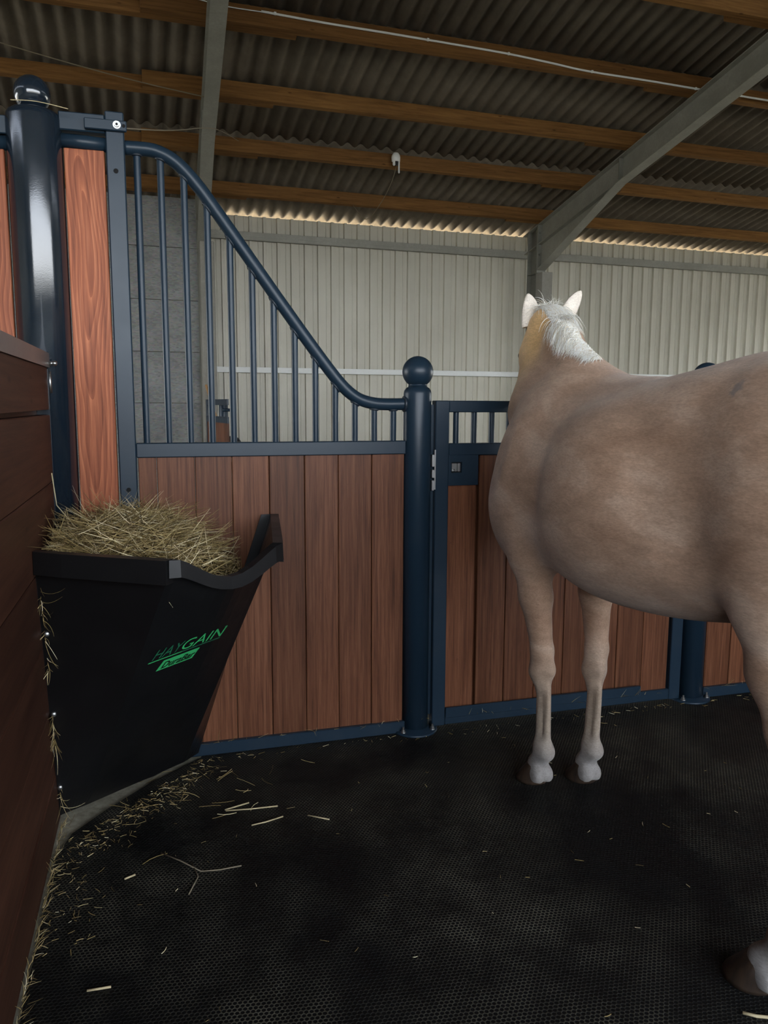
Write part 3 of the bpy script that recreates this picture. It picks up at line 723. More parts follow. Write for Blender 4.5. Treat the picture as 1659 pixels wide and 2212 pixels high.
def hind(f0, l0, s, stif):
    S = np.array(stif); cone((-1.06, s * .15, 1.15), S, (.12, .16), (.085, .100), .06)
    m_ = S + [-.015, -s * .006, -.15]; h = np.array([f0 + .0, l0 - s * .008, .55])
    cone(S, m_, (.085, .100), (.070, .086), .05)
    cone(m_, (h[0] + .045, h[1], h[2] + .10), (.070, .086), (.040, .050), .04)
    cone((-1.22, s * .13, 1.02), (h[0] - .045, h[1], h[2] + .14), (.055, .07), (.016, .020), .05)
    cone((h[0] + .045, h[1], h[2] + .10), (h[0] + .015, h[1], h[2] - .02), (.040, .050), (.040, .050), .03)
    cone((h[0] - .045, h[1], h[2] + .14), (h[0] - .055, h[1], h[2] + .045), (.016, .02), (.024, .024), .025)
    cone((h[0] - .050, h[1], h[2] + .04), (h[0] - .02, h[1], h[2] - .10), (.023, .024), (.020, .022), .02)
    cone((h[0] + .015, h[1], h[2] - .02), (f0 + .012, l0, .40), (.040, .048), (.029, .031), .02)
    cone((f0 + .012, l0, .40), (f0 + .010, l0, .19), (.026, .027), (.027, .028), .012)
    cone((f0 - .020, l0, .41), (f0 - .018, l0, .19), (.017, .018), (.019, .018), .010)
    ell((f0 + .004, l0, .155), (.042, .038, .042), .018); ell((f0 - .028, l0, .140), (.025, .031, .030), .018)
    cone((f0 + .004, l0, .125), (f0 + .052, l0 + s * .008, .075), (.032, .035), (.037, .038), .02)
    for q in (-1, 1): ell((f0 + .025, l0 + s * .004 + q * .020, .045), (.036, .025, .036), .014)
HLf, HLl = -1.155, .165
hind(HLf, HLl, 1, (-1.050, .135, .92)); hind(-1.26, -.155, -1, (-1.08, -.145, .92))
# tail dock
cone((-1.34, 0, 1.40), (-1.42, 0, 1.30), .045, .03, .04)

# surface nets
def surface_nets(D):
    s = D < 0; nx, ny, nz = D.shape
    cnt = np.zeros((nx - 1, ny - 1, nz - 1), np.int8)
    for a in (0, 1):
        for b in (0, 1):
            for c in (0, 1): cnt += s[a:nx - 1 + a, b:ny - 1 + b, c:nz - 1 + c]
    act = (cnt > 0) & (cnt < 8); I, J, K = np.nonzero(act); idx = np.full(act.shape, -1, np.int64); idx[I, J, K] = np.arange(len(I))
    P = np.zeros((len(I), 3)); W = np.zeros(len(I))
    cs = [(a, b, c) for a in (0, 1) for b in (0, 1) for c in (0, 1)]
    for p in cs:
        for ax in range(3):
            if p[ax]: continue
            q = list(p); q[ax] = 1
            d0 = D[I + p[0], J + p[1], K + p[2]]; d1 = D[I + q[0], J + q[1], K + q[2]]; m = (d0 < 0) != (d1 < 0)
            t = np.where(m, d0 / np.where(m, d0 - d1, 1), 0)
            for k in range(3): P[:, k] += np.where(m, p[k] + (t if k == ax else 0), 0)
            W += m
    P = P / W[:, None] + np.stack([I, J, K], 1)
    F = []
    for ax in range(3):
        o1, o2 = [(1, 2), (2, 0), (0, 1)][ax]
        a = [slice(None)] * 3; b = [slice(None)] * 3; a[ax] = slice(0, -1); b[ax] = slice(1, None)
        for o in (o1, o2): a[o] = slice(1, -1); b[o] = slice(1, -1)
        sa, sb = s[tuple(a)], s[tuple(b)]; e = np.argwhere(sa != sb)
        if len(e) == 0: continue
        base = e.copy(); base[:, o1] += 1; base[:, o2] += 1
        flip = sa[tuple(e.T)]
        def cell(d1, d2):
            q = base.copy(); q[:, o1] += d1; q[:, o2] += d2; return idx[tuple(q.T)]
        f = np.stack([cell(-1, -1), cell(0, -1), cell(0, 0), cell(-1, 0)], 1); f[~flip] = f[~flip][:, ::-1]; F.append(f)
    return P, np.concatenate(F)
P, Fq = surface_nets(D)
P = P * HS + B0
# light relaxation removes the stepping of the nets
def relax(P, Fq, n):
    E = np.concatenate([Fq[:, [0, 1]], Fq[:, [1, 2]], Fq[:, [2, 3]], Fq[:, [3, 0]]]); E = np.concatenate([E, E[:, ::-1]])
    deg = np.bincount(E[:, 0], minlength=len(P))[:, None]
    for _ in range(n):
        S = np.stack([np.bincount(E[:, 0], weights=P[E[:, 1], k], minlength=len(P)) for k in range(3)], 1); P = P * .5 + .5 * S / deg
    return P
P = relax(P, Fq, 3)
# ears: thick leaf shapes, joined to the body mesh
EV, EF = [], []
def ear(base, tip, out, lat):
    base, tip, out = Vector(base), Vector(tip), Vector(out).normalized(); ax = (tip - base); L = ax.length; ax.normalize()
    back = (out - ax * out.dot(ax)).normalized(); sd = ax.cross(back); n, m = 14, 16; o = len(EV)
    for i in range(n + 1):
        t = i / n; wdt = .036 * (math.sin(math.pi * min(1, .26 + .735 * t)) ** .62) + .001; dp = .019 * (1 - t) ** .5 + .004
        for k in range(m):
            a = 2 * math.pi * k / m; x = math.cos(a) * wdt; y = math.sin(a) * dp
            if math.sin(a) < 0: y *= -.55 * (1 - abs(math.cos(a)) ** 3) if t > .15 else 1      # cupped front
            c = base + ax * (L * t) + sd * (x + lat * .010 * math.sin(t * 2.2)) + back * (y + .006 * math.sin(t * 3))
            EV.append(c)
    for i in range(n):
        for k in range(m): EF.append((o + i * m + k, o + i * m + (k + 1) % m, o + (i + 1) * m + (k + 1) % m, o + (i + 1) * m + k))
    EF.append(tuple(o + n * m + k for k in range(m)))
def unHW(p):
    dx, dy = p[0] - MF[0], p[1] - MF[1]; return (dx * FH[0] + dy * FH[1], dx * LH[0] + dy * LH[1], p[2])
eb = HP(-.005, .072, -.015); er = HP(-.01, -.050, .0)
ear(eb, Vector(eb) + Vector((.015, .012, .128)), (-1, .25, 0), 1)
ear(er, Vector(er) + Vector((-.01, -.085, .120)), (-1, -.25, .1), -1)
me = bpy.data.meshes.new('horse')
nP = len(P); allv = np.concatenate([P, np.array([tuple(v) for v in EV])])
wv = np.stack([MF[0] + FH[0] * allv[:, 0] + LH[0] * allv[:, 1], MF[1] + FH[1] * allv[:, 0] + LH[1] * allv[:, 1], allv[:, 2]], 1)
faces = Fq.tolist() + [tuple(i + nP for i in f) for f in EF]
me.from_pydata(wv.tolist(), [], faces); me.polygons.foreach_set('use_smooth', [True] * len(me.polygons)); me.update()
# coat masks (true coat colour): r = pale legs, g = golden neck, b = white ears / muzzle
co = allv; rf = np.clip((.62 - co[:, 2]) / .40, 0, 1); rf = rf * rf * (3 - 2 * rf)
gold = np.clip((co[:, 0] * 1.1 + co[:, 2] - 1.62) / .30, 0, 1); gold = gold * gold * (3 - 2 * gold); wh = np.zeros(len(co)); wh[nP:] = 1.0
feet = np.clip((.23 - co[:, 2]) / .12, 0, 1)
col = np.ones((len(co), 4)); col[:, 0] = rf; col[:, 1] = gold; col[:, 2] = wh; col[:, 3] = feet
at = me.color_attributes.new('coat', 'FLOAT_COLOR', 'POINT'); at.data.foreach_set('color', col.ravel().astype(np.float32))
pos = me.attributes.new('hf', 'FLOAT_VECTOR', 'POINT'); pos.data.foreach_set('vector', co.ravel().astype(np.float32))
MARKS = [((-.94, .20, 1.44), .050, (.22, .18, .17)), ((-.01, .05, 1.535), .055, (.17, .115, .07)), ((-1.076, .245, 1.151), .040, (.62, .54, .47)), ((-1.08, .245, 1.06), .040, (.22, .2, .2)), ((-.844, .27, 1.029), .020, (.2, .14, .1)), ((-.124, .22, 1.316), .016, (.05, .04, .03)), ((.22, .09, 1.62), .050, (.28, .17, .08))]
def coat_mat():
    m, t, b = new_mat('horse_coat', .62, (.3, .2, .13), 0, .25)
    a = N(t, 'ShaderNodeAttribute'); a.attribute_name = 'coat'; s = N(t, 'ShaderNodeSeparateColor'); t.links.new(a.outputs['Color'], s.inputs[0])
    h = N(t, 'ShaderNodeAttribute'); h.attribute_name = 'hf'
    def mp(rot, sc_):
        q = N(t, 'ShaderNodeMapping'); q.inputs['Rotation'].default_value = rot; q.inputs['Scale'].default_value = sc_; t.links.new(h.outputs['Vector'], q.inputs[0]); return q.outputs[0]
    n1 = noise(t, mp((0, .5, 0), (1.0, 1, 2.2)), 2.6, 4, .55, .4)
    fur = noise(t, mp((0, .9, 0), (34, 90, 130)), 2.0, 5, .75); fur2 = noise(t, mp((0, 1.1, 0), (7, 18, 22)), 2.0, 4, .65)
    c = ramp(t, n1, [(.28, (.32, .185, .115)), (.5, (.46, .295, .200)), (.72, (.64, .47, .355))])
    c = mixc(t, s.outputs[1], c, ramp(t, n1, [(.3, (.50, .285, .11)), (.7, (.74, .48, .22))]))
    c = mixc(t, s.outputs[0], c, (.42, .335, .255))
    c = mixc(t, a.outputs['Alpha'], c, (.33, .305, .285))
    c = mixc(t, s.outputs[2], c, (.86, .78, .68))
    c = mixc(t, .85, c, ramp(t, fur, [(.25, (.62, .6, .58)), (.75, (1.3, 1.3, 1.3))]), 'MULTIPLY')
    c = mixc(t, .55, c, ramp(t, fur2, [(.3, (.80, .79, .78)), (.7, (1.16, 1.16, 1.16))]), 'MULTIPLY')
    wob = noise(t, mp((0, 0, 0), (1, 1, 1)), 60, 3, .7)
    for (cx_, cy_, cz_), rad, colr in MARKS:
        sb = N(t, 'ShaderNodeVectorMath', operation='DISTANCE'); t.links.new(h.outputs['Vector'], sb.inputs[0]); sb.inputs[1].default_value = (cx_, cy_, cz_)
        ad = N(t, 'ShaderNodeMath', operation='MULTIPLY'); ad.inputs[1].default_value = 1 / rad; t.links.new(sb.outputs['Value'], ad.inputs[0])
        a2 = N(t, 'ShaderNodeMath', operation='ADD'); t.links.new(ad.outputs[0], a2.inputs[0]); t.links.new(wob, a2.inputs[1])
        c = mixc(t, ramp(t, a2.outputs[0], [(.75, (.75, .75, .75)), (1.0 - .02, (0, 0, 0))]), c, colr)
    t.links.new(c, b.inputs['Base Color']); bump(t, b, fur, .5, .003)
    b.inputs['Sheen Weight'].default_value = .25; b.inputs['Sheen Roughness'].default_value = .45; b.inputs['Sheen Tint'].default_value = (.9, .85, .8, 1); return m
me.materials.append(coat_mat())
horse = bpy.data.objects.new('horse', me); C.objects.link(horse)
tag(horse, 'palomino tan horse with pale mane standing in the stall, seen from behind left', 'horse')
# hooves
def hoof_mat():
    m, t, b = new_mat('hoof_horn', .5, (.1, .08, .06))
    v = coords(t, (14, 14, 1.5), False); n = noise(t, v, 3, 4); t.links.new(ramp(t, n, [(.3, (.018, .012, .008)), (.6, (.06, .036, .022)), (.85, (.24, .16, .11))]), b.inputs['Base Color']); return m
M_['hoof'] = hoof_mat()
def hoof(f, l, yaw, wide=.060, ln=.068, h=.070):
    m = MB(); n = 28; rings = []
    for (z, sc_, sh) in ((.0005, 1.0, 0), (.012, .985, -.003), (h * .55, .86, -.018), (h, .72, -.034), (h + .006, .60, -.036)):
        rings.append([(math.cos(a) * ln * sc_ * (1.0 if math.cos(a) > 0 else .80) + sh, math.sin(a) * wide * sc_ * (1 + .06 * math.cos(a)), z if math.cos(a) > -.2 else z * .80) for a in (2 * math.pi * k / n for k in range(n))])
    vs = []
    for r_ in rings:
        for x, y, z in r_:
            vs.append(HW((f + x * math.cos(yaw) - y * math.sin(yaw), l + x * math.sin(yaw) + y * math.cos(yaw), z)))
    fs = [(i * n + k, i * n + (k + 1) % n, (i + 1) * n + (k + 1) % n, (i + 1) * n + k) for i in range(len(rings) - 1) for k in range(n)]
    fs += [tuple(range(n))[::-1], tuple((len(rings) - 1) * n + k for k in range(n))]
    m.add(vs, fs, True); m.build('hoof', 'hoof', horse)
hoof(.022, .100, .12); hoof(-.038, -.080, .0); hoof(HLf + .080, HLl + .006, .30, .064, .072, .074); hoof(-1.185, -.158, -.15, .064, .072, .074)
# eyes
M_['eye'] = new_mat('eye', .08, (.01, .007, .005))[0]
for s in (1, -1):
    MB().sphere(HW(HP(.155, s * .097, -.02)), .018, 16, 10).build('eye', 'eye', horse)
# hair
def strands(paths, wd_, name, mat, parent, taper=True, kind=None, tint=False):
    vs, fs, tn = [], [], []
    for p in paths:
        w_ = wd_ * random.uniform(.6, 1.3); o = len(vs); n = len(p); sd = Vector((random.uniform(-1, 1), random.uniform(-1, 1), random.uniform(-.4, .4))).normalized(); tv = random.random()
        for i, q in enumerate(p):
            ww = w_ * (1 - .75 * (i / (n - 1)) ** 2 if taper else 1); d_ = (Vector(p[min(i + 1, n - 1)]) - Vector(p[max(i - 1, 0)])).normalized(); x = d_.cross(sd).normalized(); y = d_.cross(x)
            for k in range(3):
                a = 2.0944 * k; vs.append(Vector(q) + (x * math.cos(a) + y * math.sin(a)) * ww); tn.append(tv)
        for i in range(n - 1):
            for k in range(3): fs.append((o + i * 3 + k, o + i * 3 + (k + 1) % 3, o + i * 3 + 3 + (k + 1) % 3, o + i * 3 + 3 + k))
    me = bpy.data.meshes.new(name); me.from_pydata([tuple(v) for v in vs], [], fs); me.polygons.foreach_set('use_smooth', [True] * len(fs))
    if tint: a_ = me.attributes.new('tint', 'FLOAT', 'POINT'); a_.data.foreach_set('value', tn)
    me.materials.append(M_[mat]); o = bpy.data.objects.new(name, me); C.objects.link(o)
    if parent: o.parent = parent
    if kind: o['kind'] = kind
    return o
def mane_mat():
    m, t, b = new_mat('mane_hair', .45, (.75, .70, .62)); at_ = N(t, 'ShaderNodeAttribute'); at_.attribute_name = 'tint'
    t.links.new(ramp(t, at_.outputs['Fac'], [(0, (.66, .55, .38)), (.25, (.86, .82, .72)), (1, (.97, .97, .94))]), b.inputs['Base Color']); return m
M_['mane'] = mane_mat()
from mathutils.bvhtree import BVHTree
bvh = BVHTree.FromPolygons([tuple(v) for v in co.tolist()[:nP]], Fq.tolist())
def crest(t):
    """point on the crest line, t 0 withers .. 1 poll, found on the mesh"""
    a = Vector((-.10, 0, 0)); b_ = Vector((PO[0] + .02, PO[1], 0)); p = a.lerp(b_, t); p.y = -.115 * max(t, 0) ** 1.3
    hit = bvh.ray_cast(Vector((p.x - .0, p.y, 2.2)), Vector((0, 0, -1))); return hit[0]
paths = []
for i in range(5200):
    t = -.08 + random.random() ** .75 * 1.11
    r_ = crest(min(t, 1.03))
    if r_ is None: continue
    g_ = min(1, max(0, (t - .42) / .25)); side = .8 - 1.05 * g_ + random.gauss(0, .12)      # + falls left, - falls right
    r_ = r_ + Vector((random.gauss(0, .004), random.uniform(-.030, .018 + .030 * g_), -.004)); loc, nor, ix, dd = bvh.find_nearest(r_)
    r_ = loc if loc is not None else r_
    Lh = (.055 + .06 * min(1, max(0, (t - .10) / .25)) - .01 * g_) * random.uniform(.6, 1.25); n = 9; pth = [r_]; q = r_.copy()
    dv = Vector((-.75 * g_ - .12 + random.gauss(0, .2), side, .50 - .25 * g_ + random.gauss(0, .13))).normalized(); clump = .5 + .5 * math.sin(t * 170)
    for k in range(n):
        dv = (dv + Vector((-.06 + random.gauss(0, .05) + .05 * (clump - .5), random.gauss(0, .05), -.30))).normalized(); q = q + dv * (Lh / n)
        loc, nor, ix, dd = bvh.find_nearest(q)
        if loc is not None and (q - loc).dot(nor) < .012: q = loc + nor * (.002 + .006 * random.random())
        pth.append(q.copy())
    paths.append([HW(p) for p in pth])
# forelock tuft between the ears
for i in range(150):
    a = HP(-.035 + random.gauss(0, .016), random.gauss(.004, .017), .022); q = Vector(a); pth = [q.copy()]; dv = Vector((-.3 + random.gauss(0, .4), random.gauss(0, .45), 1)).normalized()
    for k in range(7):
        dv = (dv + Vector((.12, .02, -.26)) + Vector((random.gauss(0, .06), random.gauss(0, .06), 0))).normalized(); q = q + dv * .011; pth.append(q.copy())
    paths.append([HW(p) for p in pth])
strands(paths, .0011, 'mane', 'mane', horse, tint=True, kind='stuff')
paths = []
for i in range(700):
    q = Vector((-1.41 + random.gauss(0, .015), random.gauss(0, .02), 1.33 + random.gauss(0, .03))); pth = [q.copy()]; dv = Vector((-.9, random.gauss(0, .2), -.2)).normalized()
    for k in range(12):
        dv = (dv + Vector((.10, 0, -.35)) + Vector((random.gauss(0, .05), random.gauss(0, .05), 0))).normalized(); q = q + dv * .075; pth.append(q.copy())
    paths.append([HW(p) for p in pth])
strands(paths, .0014, 'tail', 'mane', horse, tint=True, kind='stuff')

# ================================================================= CORNER HAY FEEDER
t = thing('corner_feeder', 'black plastic corner hay feeder with green lettering, heaped with hay', 'feeder')
XF0 = XW + .002; YB = 3.066
TOP = [(XF0, 2.45), (.034, 2.204), (.345, 2.400), (.430, YB)]; BOT = [(XF0, 2.70), (-.27, 2.755), (.062, 3.000), (.118, YB)]
def feeder_pt(u, v):
    """u 0..3 along the folded plan, v 0 bottom .. 1 top"""
    i = min(int(u), 2); f = u - i
    a = Vector((BOT[i][0] + (BOT[i + 1][0] - BOT[i][0]) * f, BOT[i][1] + (BOT[i + 1][1] - BOT[i][1]) * f, .018))
    zt = .97
    if u > 1: zt -= .075 * math.sin(math.pi * min(1, max(0, (u - 1.02) / .98))) ** 1.3 * (1 if u < 2 else 0)
    b_ = Vector((TOP[i][0] + (TOP[i + 1][0] - TOP[i][0]) * f, TOP[i][1] + (TOP[i + 1][1] - TOP[i][1]) * f, zt))
    return a.lerp(b_, v)
US = [0, .1, .2, .3, .4, .5, .6, .7, .8, .9, 1, 1.06, 1.15, 1.25, 1.35, 1.45, 1.55, 1.65, 1.75, 1.85, 1.94, 2, 2.06, 2.25, 2.5, 2.75, 3]; VS = [i / 20 for i in range(21)]
m = MB(); vs = []
for u in US:
    for v in VS: vs.append(feeder_pt(u, v))
nv_ = len(VS); ctr = Vector((-.05, 2.9, .6)); n0 = len(vs)
inner = []
for p in vs:
    d_ = Vector((ctr.x - p.x, ctr.y - p.y, 0)).normalized() * .007; q_ = p + d_; q_.y = min(q_.y, YB); q_.x = max(q_.x, XF0); inner.append(q_)
fs = []
for i in range(len(US) - 1):
    for j in range(nv_ - 1):
        a = i * nv_ + j; fs += [(a, a + nv_, a + nv_ + 1, a + 1), (n0 + a + 1, n0 + a + nv_ + 1, n0 + a + nv_, n0 + a)]
    a = i * nv_; fs.append((a, n0 + a, n0 + a + nv_, a + nv_)); a += nv_ - 1; fs.append((a, a + nv_, n0 + a + nv_, n0 + a))
m.add(vs + inner, fs, False); m.build('front_panel', 'plastic', t)
fbvh = BVHTree.FromPolygons([tuple(p) for p in m.v], m.f)
# flange on the planks (right) and on the partition (left)
def strip(name, pts, wvec, th, parent):
    vs = []; n = len(pts)
    for p in pts:
        p = Vector(p)
        for a, b_ in ((0, 0), (1, 0), (1, 1), (0, 1)): vs.append(p + Vector(wvec) * a + Vector(th) * b_)
    fs = [(0, 1, 2, 3), tuple((n - 1) * 4 + k for k in (3, 2, 1, 0))]
    for i in range(n - 1):
        for k in range(4): fs.append((i * 4 + k, i * 4 + (k + 1) % 4, i * 4 + 4 + (k + 1) % 4, i * 4 + 4 + k))
    return MB().add(vs, fs).build(name, 'plastic', parent)
strip('flange', [(.075, YB, .018), (.118 - .04, YB, .06), (.385, YB, .97), ], (.047, 0, 0), (0, .007, 0), t)
strip('flange', [(XW + .001, 2.70, .018), (XW + .001, 2.45, .97)], (0, -.0, 0.0001), (.006, 0, 0), t)
for (x, y, z, ax) in ((.118, YB, .115, 'y'),):
    f = MB(); f.tube([(x, y - .007, z), (x, y - .001, z)], .012, 16).tube([(x, y - .012, z), (x, y - .006, z)], .007, 6); f.build('screw', 'zinc', t)
for v in (.72, .42, .12):
    p = feeder_pt(.035, v)
    MB().sphere((p.x + .004, p.y - .004, p.z), .009, 12, 8, (1, .6, 1)).build('screw', 'zinc', t)
# rim: flat lip bar on the left face, curved lip on the front, raised wing on the right face
def lip(name, us, hgt, out, close=.0, top=.004):
    vs = []; fs = []
    for u in us:
        p = feeder_pt(u, 1.0); e = .01; a = feeder_pt(min(u + e, 3), 1); b_ = feeder_pt(max(u - e, 0), 1); d_ = Vector((a.x - b_.x, a.y - b_.y, 0)).normalized(); nn = Vector((d_.y, -d_.x, 0))
        h_ = hgt(u) if callable(hgt) else hgt; o_ = out(u) if callable(out) else out
        for x, z in ((-.010, top), (o_, top), (o_ + .002, top - h_), (-.010, top - h_)): q_ = p + nn * x + Vector((0, 0, z)); q_.y = min(q_.y, YB); q_.x = max(q_.x, XF0); vs.append(q_)
    n = len(us)
    for i in range(n - 1):
        for k in range(4): fs.append((i * 4 + k, i * 4 + (k + 1) % 4, i * 4 + 4 + (k + 1) % 4, i * 4 + 4 + k))
    fs += [(3, 2, 1, 0), tuple((n - 1) * 4 + k for k in range(4))]
    return MB().add(vs, fs).build(name, 'plastic', t)
lip('rim_bar', [0, .25, .5, .75, .98], .068, .026)
lip('rim', [.99, 1.03, 1.08, 1.15, 1.22, 1.3, 1.4, 1.5, 1.6, 1.7, 1.8, 1.88, 1.95, 2.0], lambda u: .036 + .03 * abs(u - 1.45), lambda u: .016 + .012 * max(0, u - 1.5))
lip('wing', [2.0, 2.05, 2.5, 2.97], .06, .022)
# printed lettering, laid on the folded front face
def px_affine(pts, o, ex, ey): return [o + ex * p[0] + ey * p[1] for p in pts]
fo = feeder_pt(1, 1); e1 = (feeder_pt(2, 1) - fo); e2 = (feeder_pt(1, 0) - fo); fn = e1.cross(e2).normalized()
if fn.y > 0: fn = -fn
def onface(p, lift=.0012):
    p = Vector(p); return p - fn * ((p - fo).dot(fn)) + fn * lift
def drape(p, lift):
    o_ = Vector((0, 0, 1.4)); hit = fbvh.ray_cast(o_, (p - o_).normalized())
    return (hit[0] if hit[0] is not None else p) + fn * lift
if fn.x < 0: pass
BL = Vector((-.050, 2.448, .603)); BR = Vector((.179, 2.572, .634)); TL = Vector((-.034, 2.42, .649)); ex = BR - BL; ey = TL - BL
def printed(txt, x0, x1, y0, y1, mat, shear=0.0, lift=.0026, name='printed_letter', bold=.0):
    cu = bpy.data.curves.new('lettering', 'FONT'); cu.body = txt; cu.offset = bold; cu.resolution_u = 3; tmp = bpy.data.objects.new('lettering', cu); C.objects.link(tmp)
    dg = bpy.context.evaluated_depsgraph_get(); me_ = bpy.data.meshes.new_from_object(tmp.evaluated_get(dg)); bpy.data.objects.remove(tmp)
    xs = [v.co.x for v in me_.vertices]; ys = [v.co.y for v in me_.vertices]; ax, bx, ay, by = min(xs), max(xs), min(ys), max(ys)
    for v in me_.vertices:
        fy = (v.co.y - ay) / (by - ay); fx = (v.co.x - ax) / (bx - ax); yy_ = y0 + (y1 - y0) * fy; xx_ = x0 + (x1 - x0) * fx + shear * fy
        v.co = drape(BL + ex * xx_ + ey * yy_, lift)
    me_.materials.clear(); me_.materials.append(M_[mat]); o_ = bpy.data.objects.new(name, me_); C.objects.link(o_); o_.parent = t; return o_
def quad(x0, x1, y0, y1, mat, sh=0.0, lift=.0010, name='printed_line'):
    n_ = 8; vs = []
    for i in range(n_ + 1):
        for j in range(5):
            fx, fy = i / n_, j / 4; vs.append(drape(BL + ex * (x0 + (x1 - x0) * fx + sh * fy) + ey * (y0 + (y1 - y0) * fy), lift))
    return MB().add(vs, [(i * 5 + j, i * 5 + 5 + j, i * 5 + 6 + j, i * 5 + 1 + j) for i in range(n_) for j in range(4)]).build(name, mat, t, fix=False)
printed('HAY', .03, .395, .22, 1.02, 'dark_green', .05); printed('GAIN', .40, .985, .20, 1.02, 'green', .05)
quad(0, .45, -.02, .07, 'green', .004); quad(.45, 1.0, -.02, .07, 'dark_green', .004)
quad(.165, .665, -1.02, -.20, 'green', .06, .0014, 'printed_box'); printed('DuraBar', .215, .655, -.88, -.34, 'black_print', .04, .0032, bold=.02)
printed('.', .99, 1.01, .92, 1.06, 'dark_green')

# ================================================================= HAY IN THE FEEDER
def hay_top(x, y):
    """height of the heap"""
    cx_, cy_ = -.06, 2.78; d_ = ((x - cx_) / .34) ** 2 + ((y - cy_) / .40) ** 2
    return .93 +   .100 * math.exp(-d_ * 1.1) - .12 * max(0, x - .02) / .2
m = MB(); n = 26; vs = []; fs = []
def in_feeder(x, y):
    if y > 3.05 or x < XW + .01 or x > .22 + (y - 2.2) * .1 or (x > .13 and y < 2.45): return False
    for i in range(3):
        a, b_ = TOP[i], TOP[i + 1]; c_ = (b_[0] - a[0]) * (y - a[1]) - (b_[1] - a[1]) * (x - a[0])
        if c_ < .045 * math.hypot(b_[0] - a[0], b_[1] - a[1]): return False
    return True
def clampf(x, y):
    for _ in range(40):
        if in_feeder(x, y): return x, y
        x += (-.05 - x) * .06; y += (2.85 - y) * .06
    return x, y
for i in range(n):
    for j in range(n):
        x = -.345 + .76 * i / (n - 1); y = 2.20 + .85 * j / (n - 1); x, y = clampf(x, y); vs.append((x, y, hay_top(x, y) - .035 + random.gauss(0, .004)))
for i in range(n - 1):
    for j in range(n - 1): a = i * n + j; fs.append((a, a + 1, a + n + 1, a + n))
m.add(vs, fs, True)
M_['hay_shade_core'] = new_mat('hay_shade_core', 1, (.055, .045, .02))[0]  # dark fill colour standing in for the shade between the stalks
hayp = thing('hay_heap', 'heap of dry hay rising out of the black corner feeder', 'hay')
o = m.build('hay_bed', 'hay_shade_core', hayp); o['kind'] = 'stuff'
paths = []
def blade(x, y, z, L, az, el, bend, n=6):
    q = Vector((x, y, z)); dv = Vector((math.cos(az) * math.cos(el), math.sin(az) * math.cos(el), math.sin(el))); p = [q.copy()]
    ax = Vector((random.gauss(0, 1), random.gauss(0, 1), random.gauss(0, 1))).normalized()
    for k in range(n): dv = (dv + ax * bend).normalized(); q = q + dv * (L / n); p.append(q.copy())
    return p
while len(paths) < 5200:
    x, y = random.uniform(-.35, .42), random.uniform(2.2, 3.05)
    if not in_feeder(x, y): continue
    z = hay_top(x, y) - .03 + abs(random.gauss(0, .016)); L = random.uniform(.03, .17)
    p = blade(x, y, z, L, random.uniform(0, 6.28), random.gauss(.05, .28), random.uniform(0, .10))
    if max(q.y for q in p) > 3.06 or min(q.x for q in p) < XW: continue
    if not in_feeder(p[-1].x, p[-1].y) and p[-1].z < 1.0: continue
    paths.append(p)
for _ in range(80):     # sprays standing out of the heap
    x, y = random.gauss(-.06, .13), random.gauss(2.72, .14)
    if not in_feeder(x, y): continue
    p = blade(x, y, hay_top(x, y) - .01, random.uniform(.06, .15), random.uniform(0, 6.28), random.uniform(.2, .9), .05)
    if max(q.y for q in p) < 3.06 and min(q.x for q in p) > XW: paths.append(p)
for _ in range(0):
    p = blade(.17 + random.gauss(0, .03), 2.52 + random.gauss(0, .03), .90, random.uniform(.08, .16), random.uniform(0, 1.2), random.uniform(.5, 1.2), .05); paths.append(p)
strands(paths[::2], .0009, 'hay_stalk', 'hay', hayp, tint=True, kind='stuff'); strands(paths[1::2], .0015, 'hay_stalk', 'hay', hayp, tint=True, kind='stuff')
o = strands([[(-.345, 2.86, 1.165), (-.335, 2.83, 1.10), (-.33, 2.82, 1.06), (-.27, 2.74, 1.00), (-.23, 2.70, .97)]], .0030, 'straw_stalk', 'straw', hayp, taper=False)
for _ in range(3): pass

# ================================================================= FAR AISLE THINGS
t = thing('far_gate', 'open stall gate with dark frame and planks far behind the bars', 'gate')
m = MB().box(.868, .893, 9.66, 9.70, 0, 1.45).build('upright', 'paint', t, xf=H)
def slant(u0, v0, u1, v1, z0, z1, name, mat, th=.02):
    dx, dy = u1 - u0, v1 - v0; L = math.hypot(dx, dy); nx_, ny_ = -dy / L * th, dx / L * th
    return MB().prism([(u0, v0), (u1, v1), (u1 + nx_, v1 + ny_), (u0 + nx_, v0 + ny_)], z0, z1, 'z').build(name, mat, t, xf=H)
slant(.87, 9.68, .99, 8.60, 1.385, 1.45, 'top_rail', 'paint'); slant(.87, 9.68, .99, 8.60, 1.19, 1.26, 'mid_rail', 'paint'); slant(.87, 9.68, .99, 8.60, .0, .06, 'bottom_rail', 'paint')
for k in range(7): a = k / 7; b_ = (k + .97) / 7; slant(.875 + .12 * a, 9.68 - 1.08 * a, .875 + .12 * b_, 9.68 - 1.08 * b_, .06, 1.19, 'plank', 'bamboo', .016)
t = thing('far_post', 'short dark round post beside the far gate, behind the bars', 'post')
MB().lathe(1.02, 9.2, [(.052, -.01), (.052, 1.39), (.040, 1.42), (.01, 1.43)], 24).build('tube', 'paint', t, xf=H)
MB().tube([(1.0, 9.14, 1.33), (1.11, 9.14, 1.33)], .018, 14).build('bolt_handle', 'paint', t, xf=H)
o = MB().tube([(1.02, 11.3, 1.66), (1.30, 10.9, .55), (1.44, 10.7, .0)], .018, 10).build('wooden_pole', 'pole', xf=H); tag(o, 'bare wooden tool pole leaning beside the far post, behind the bars', 'pole')
m = MB()
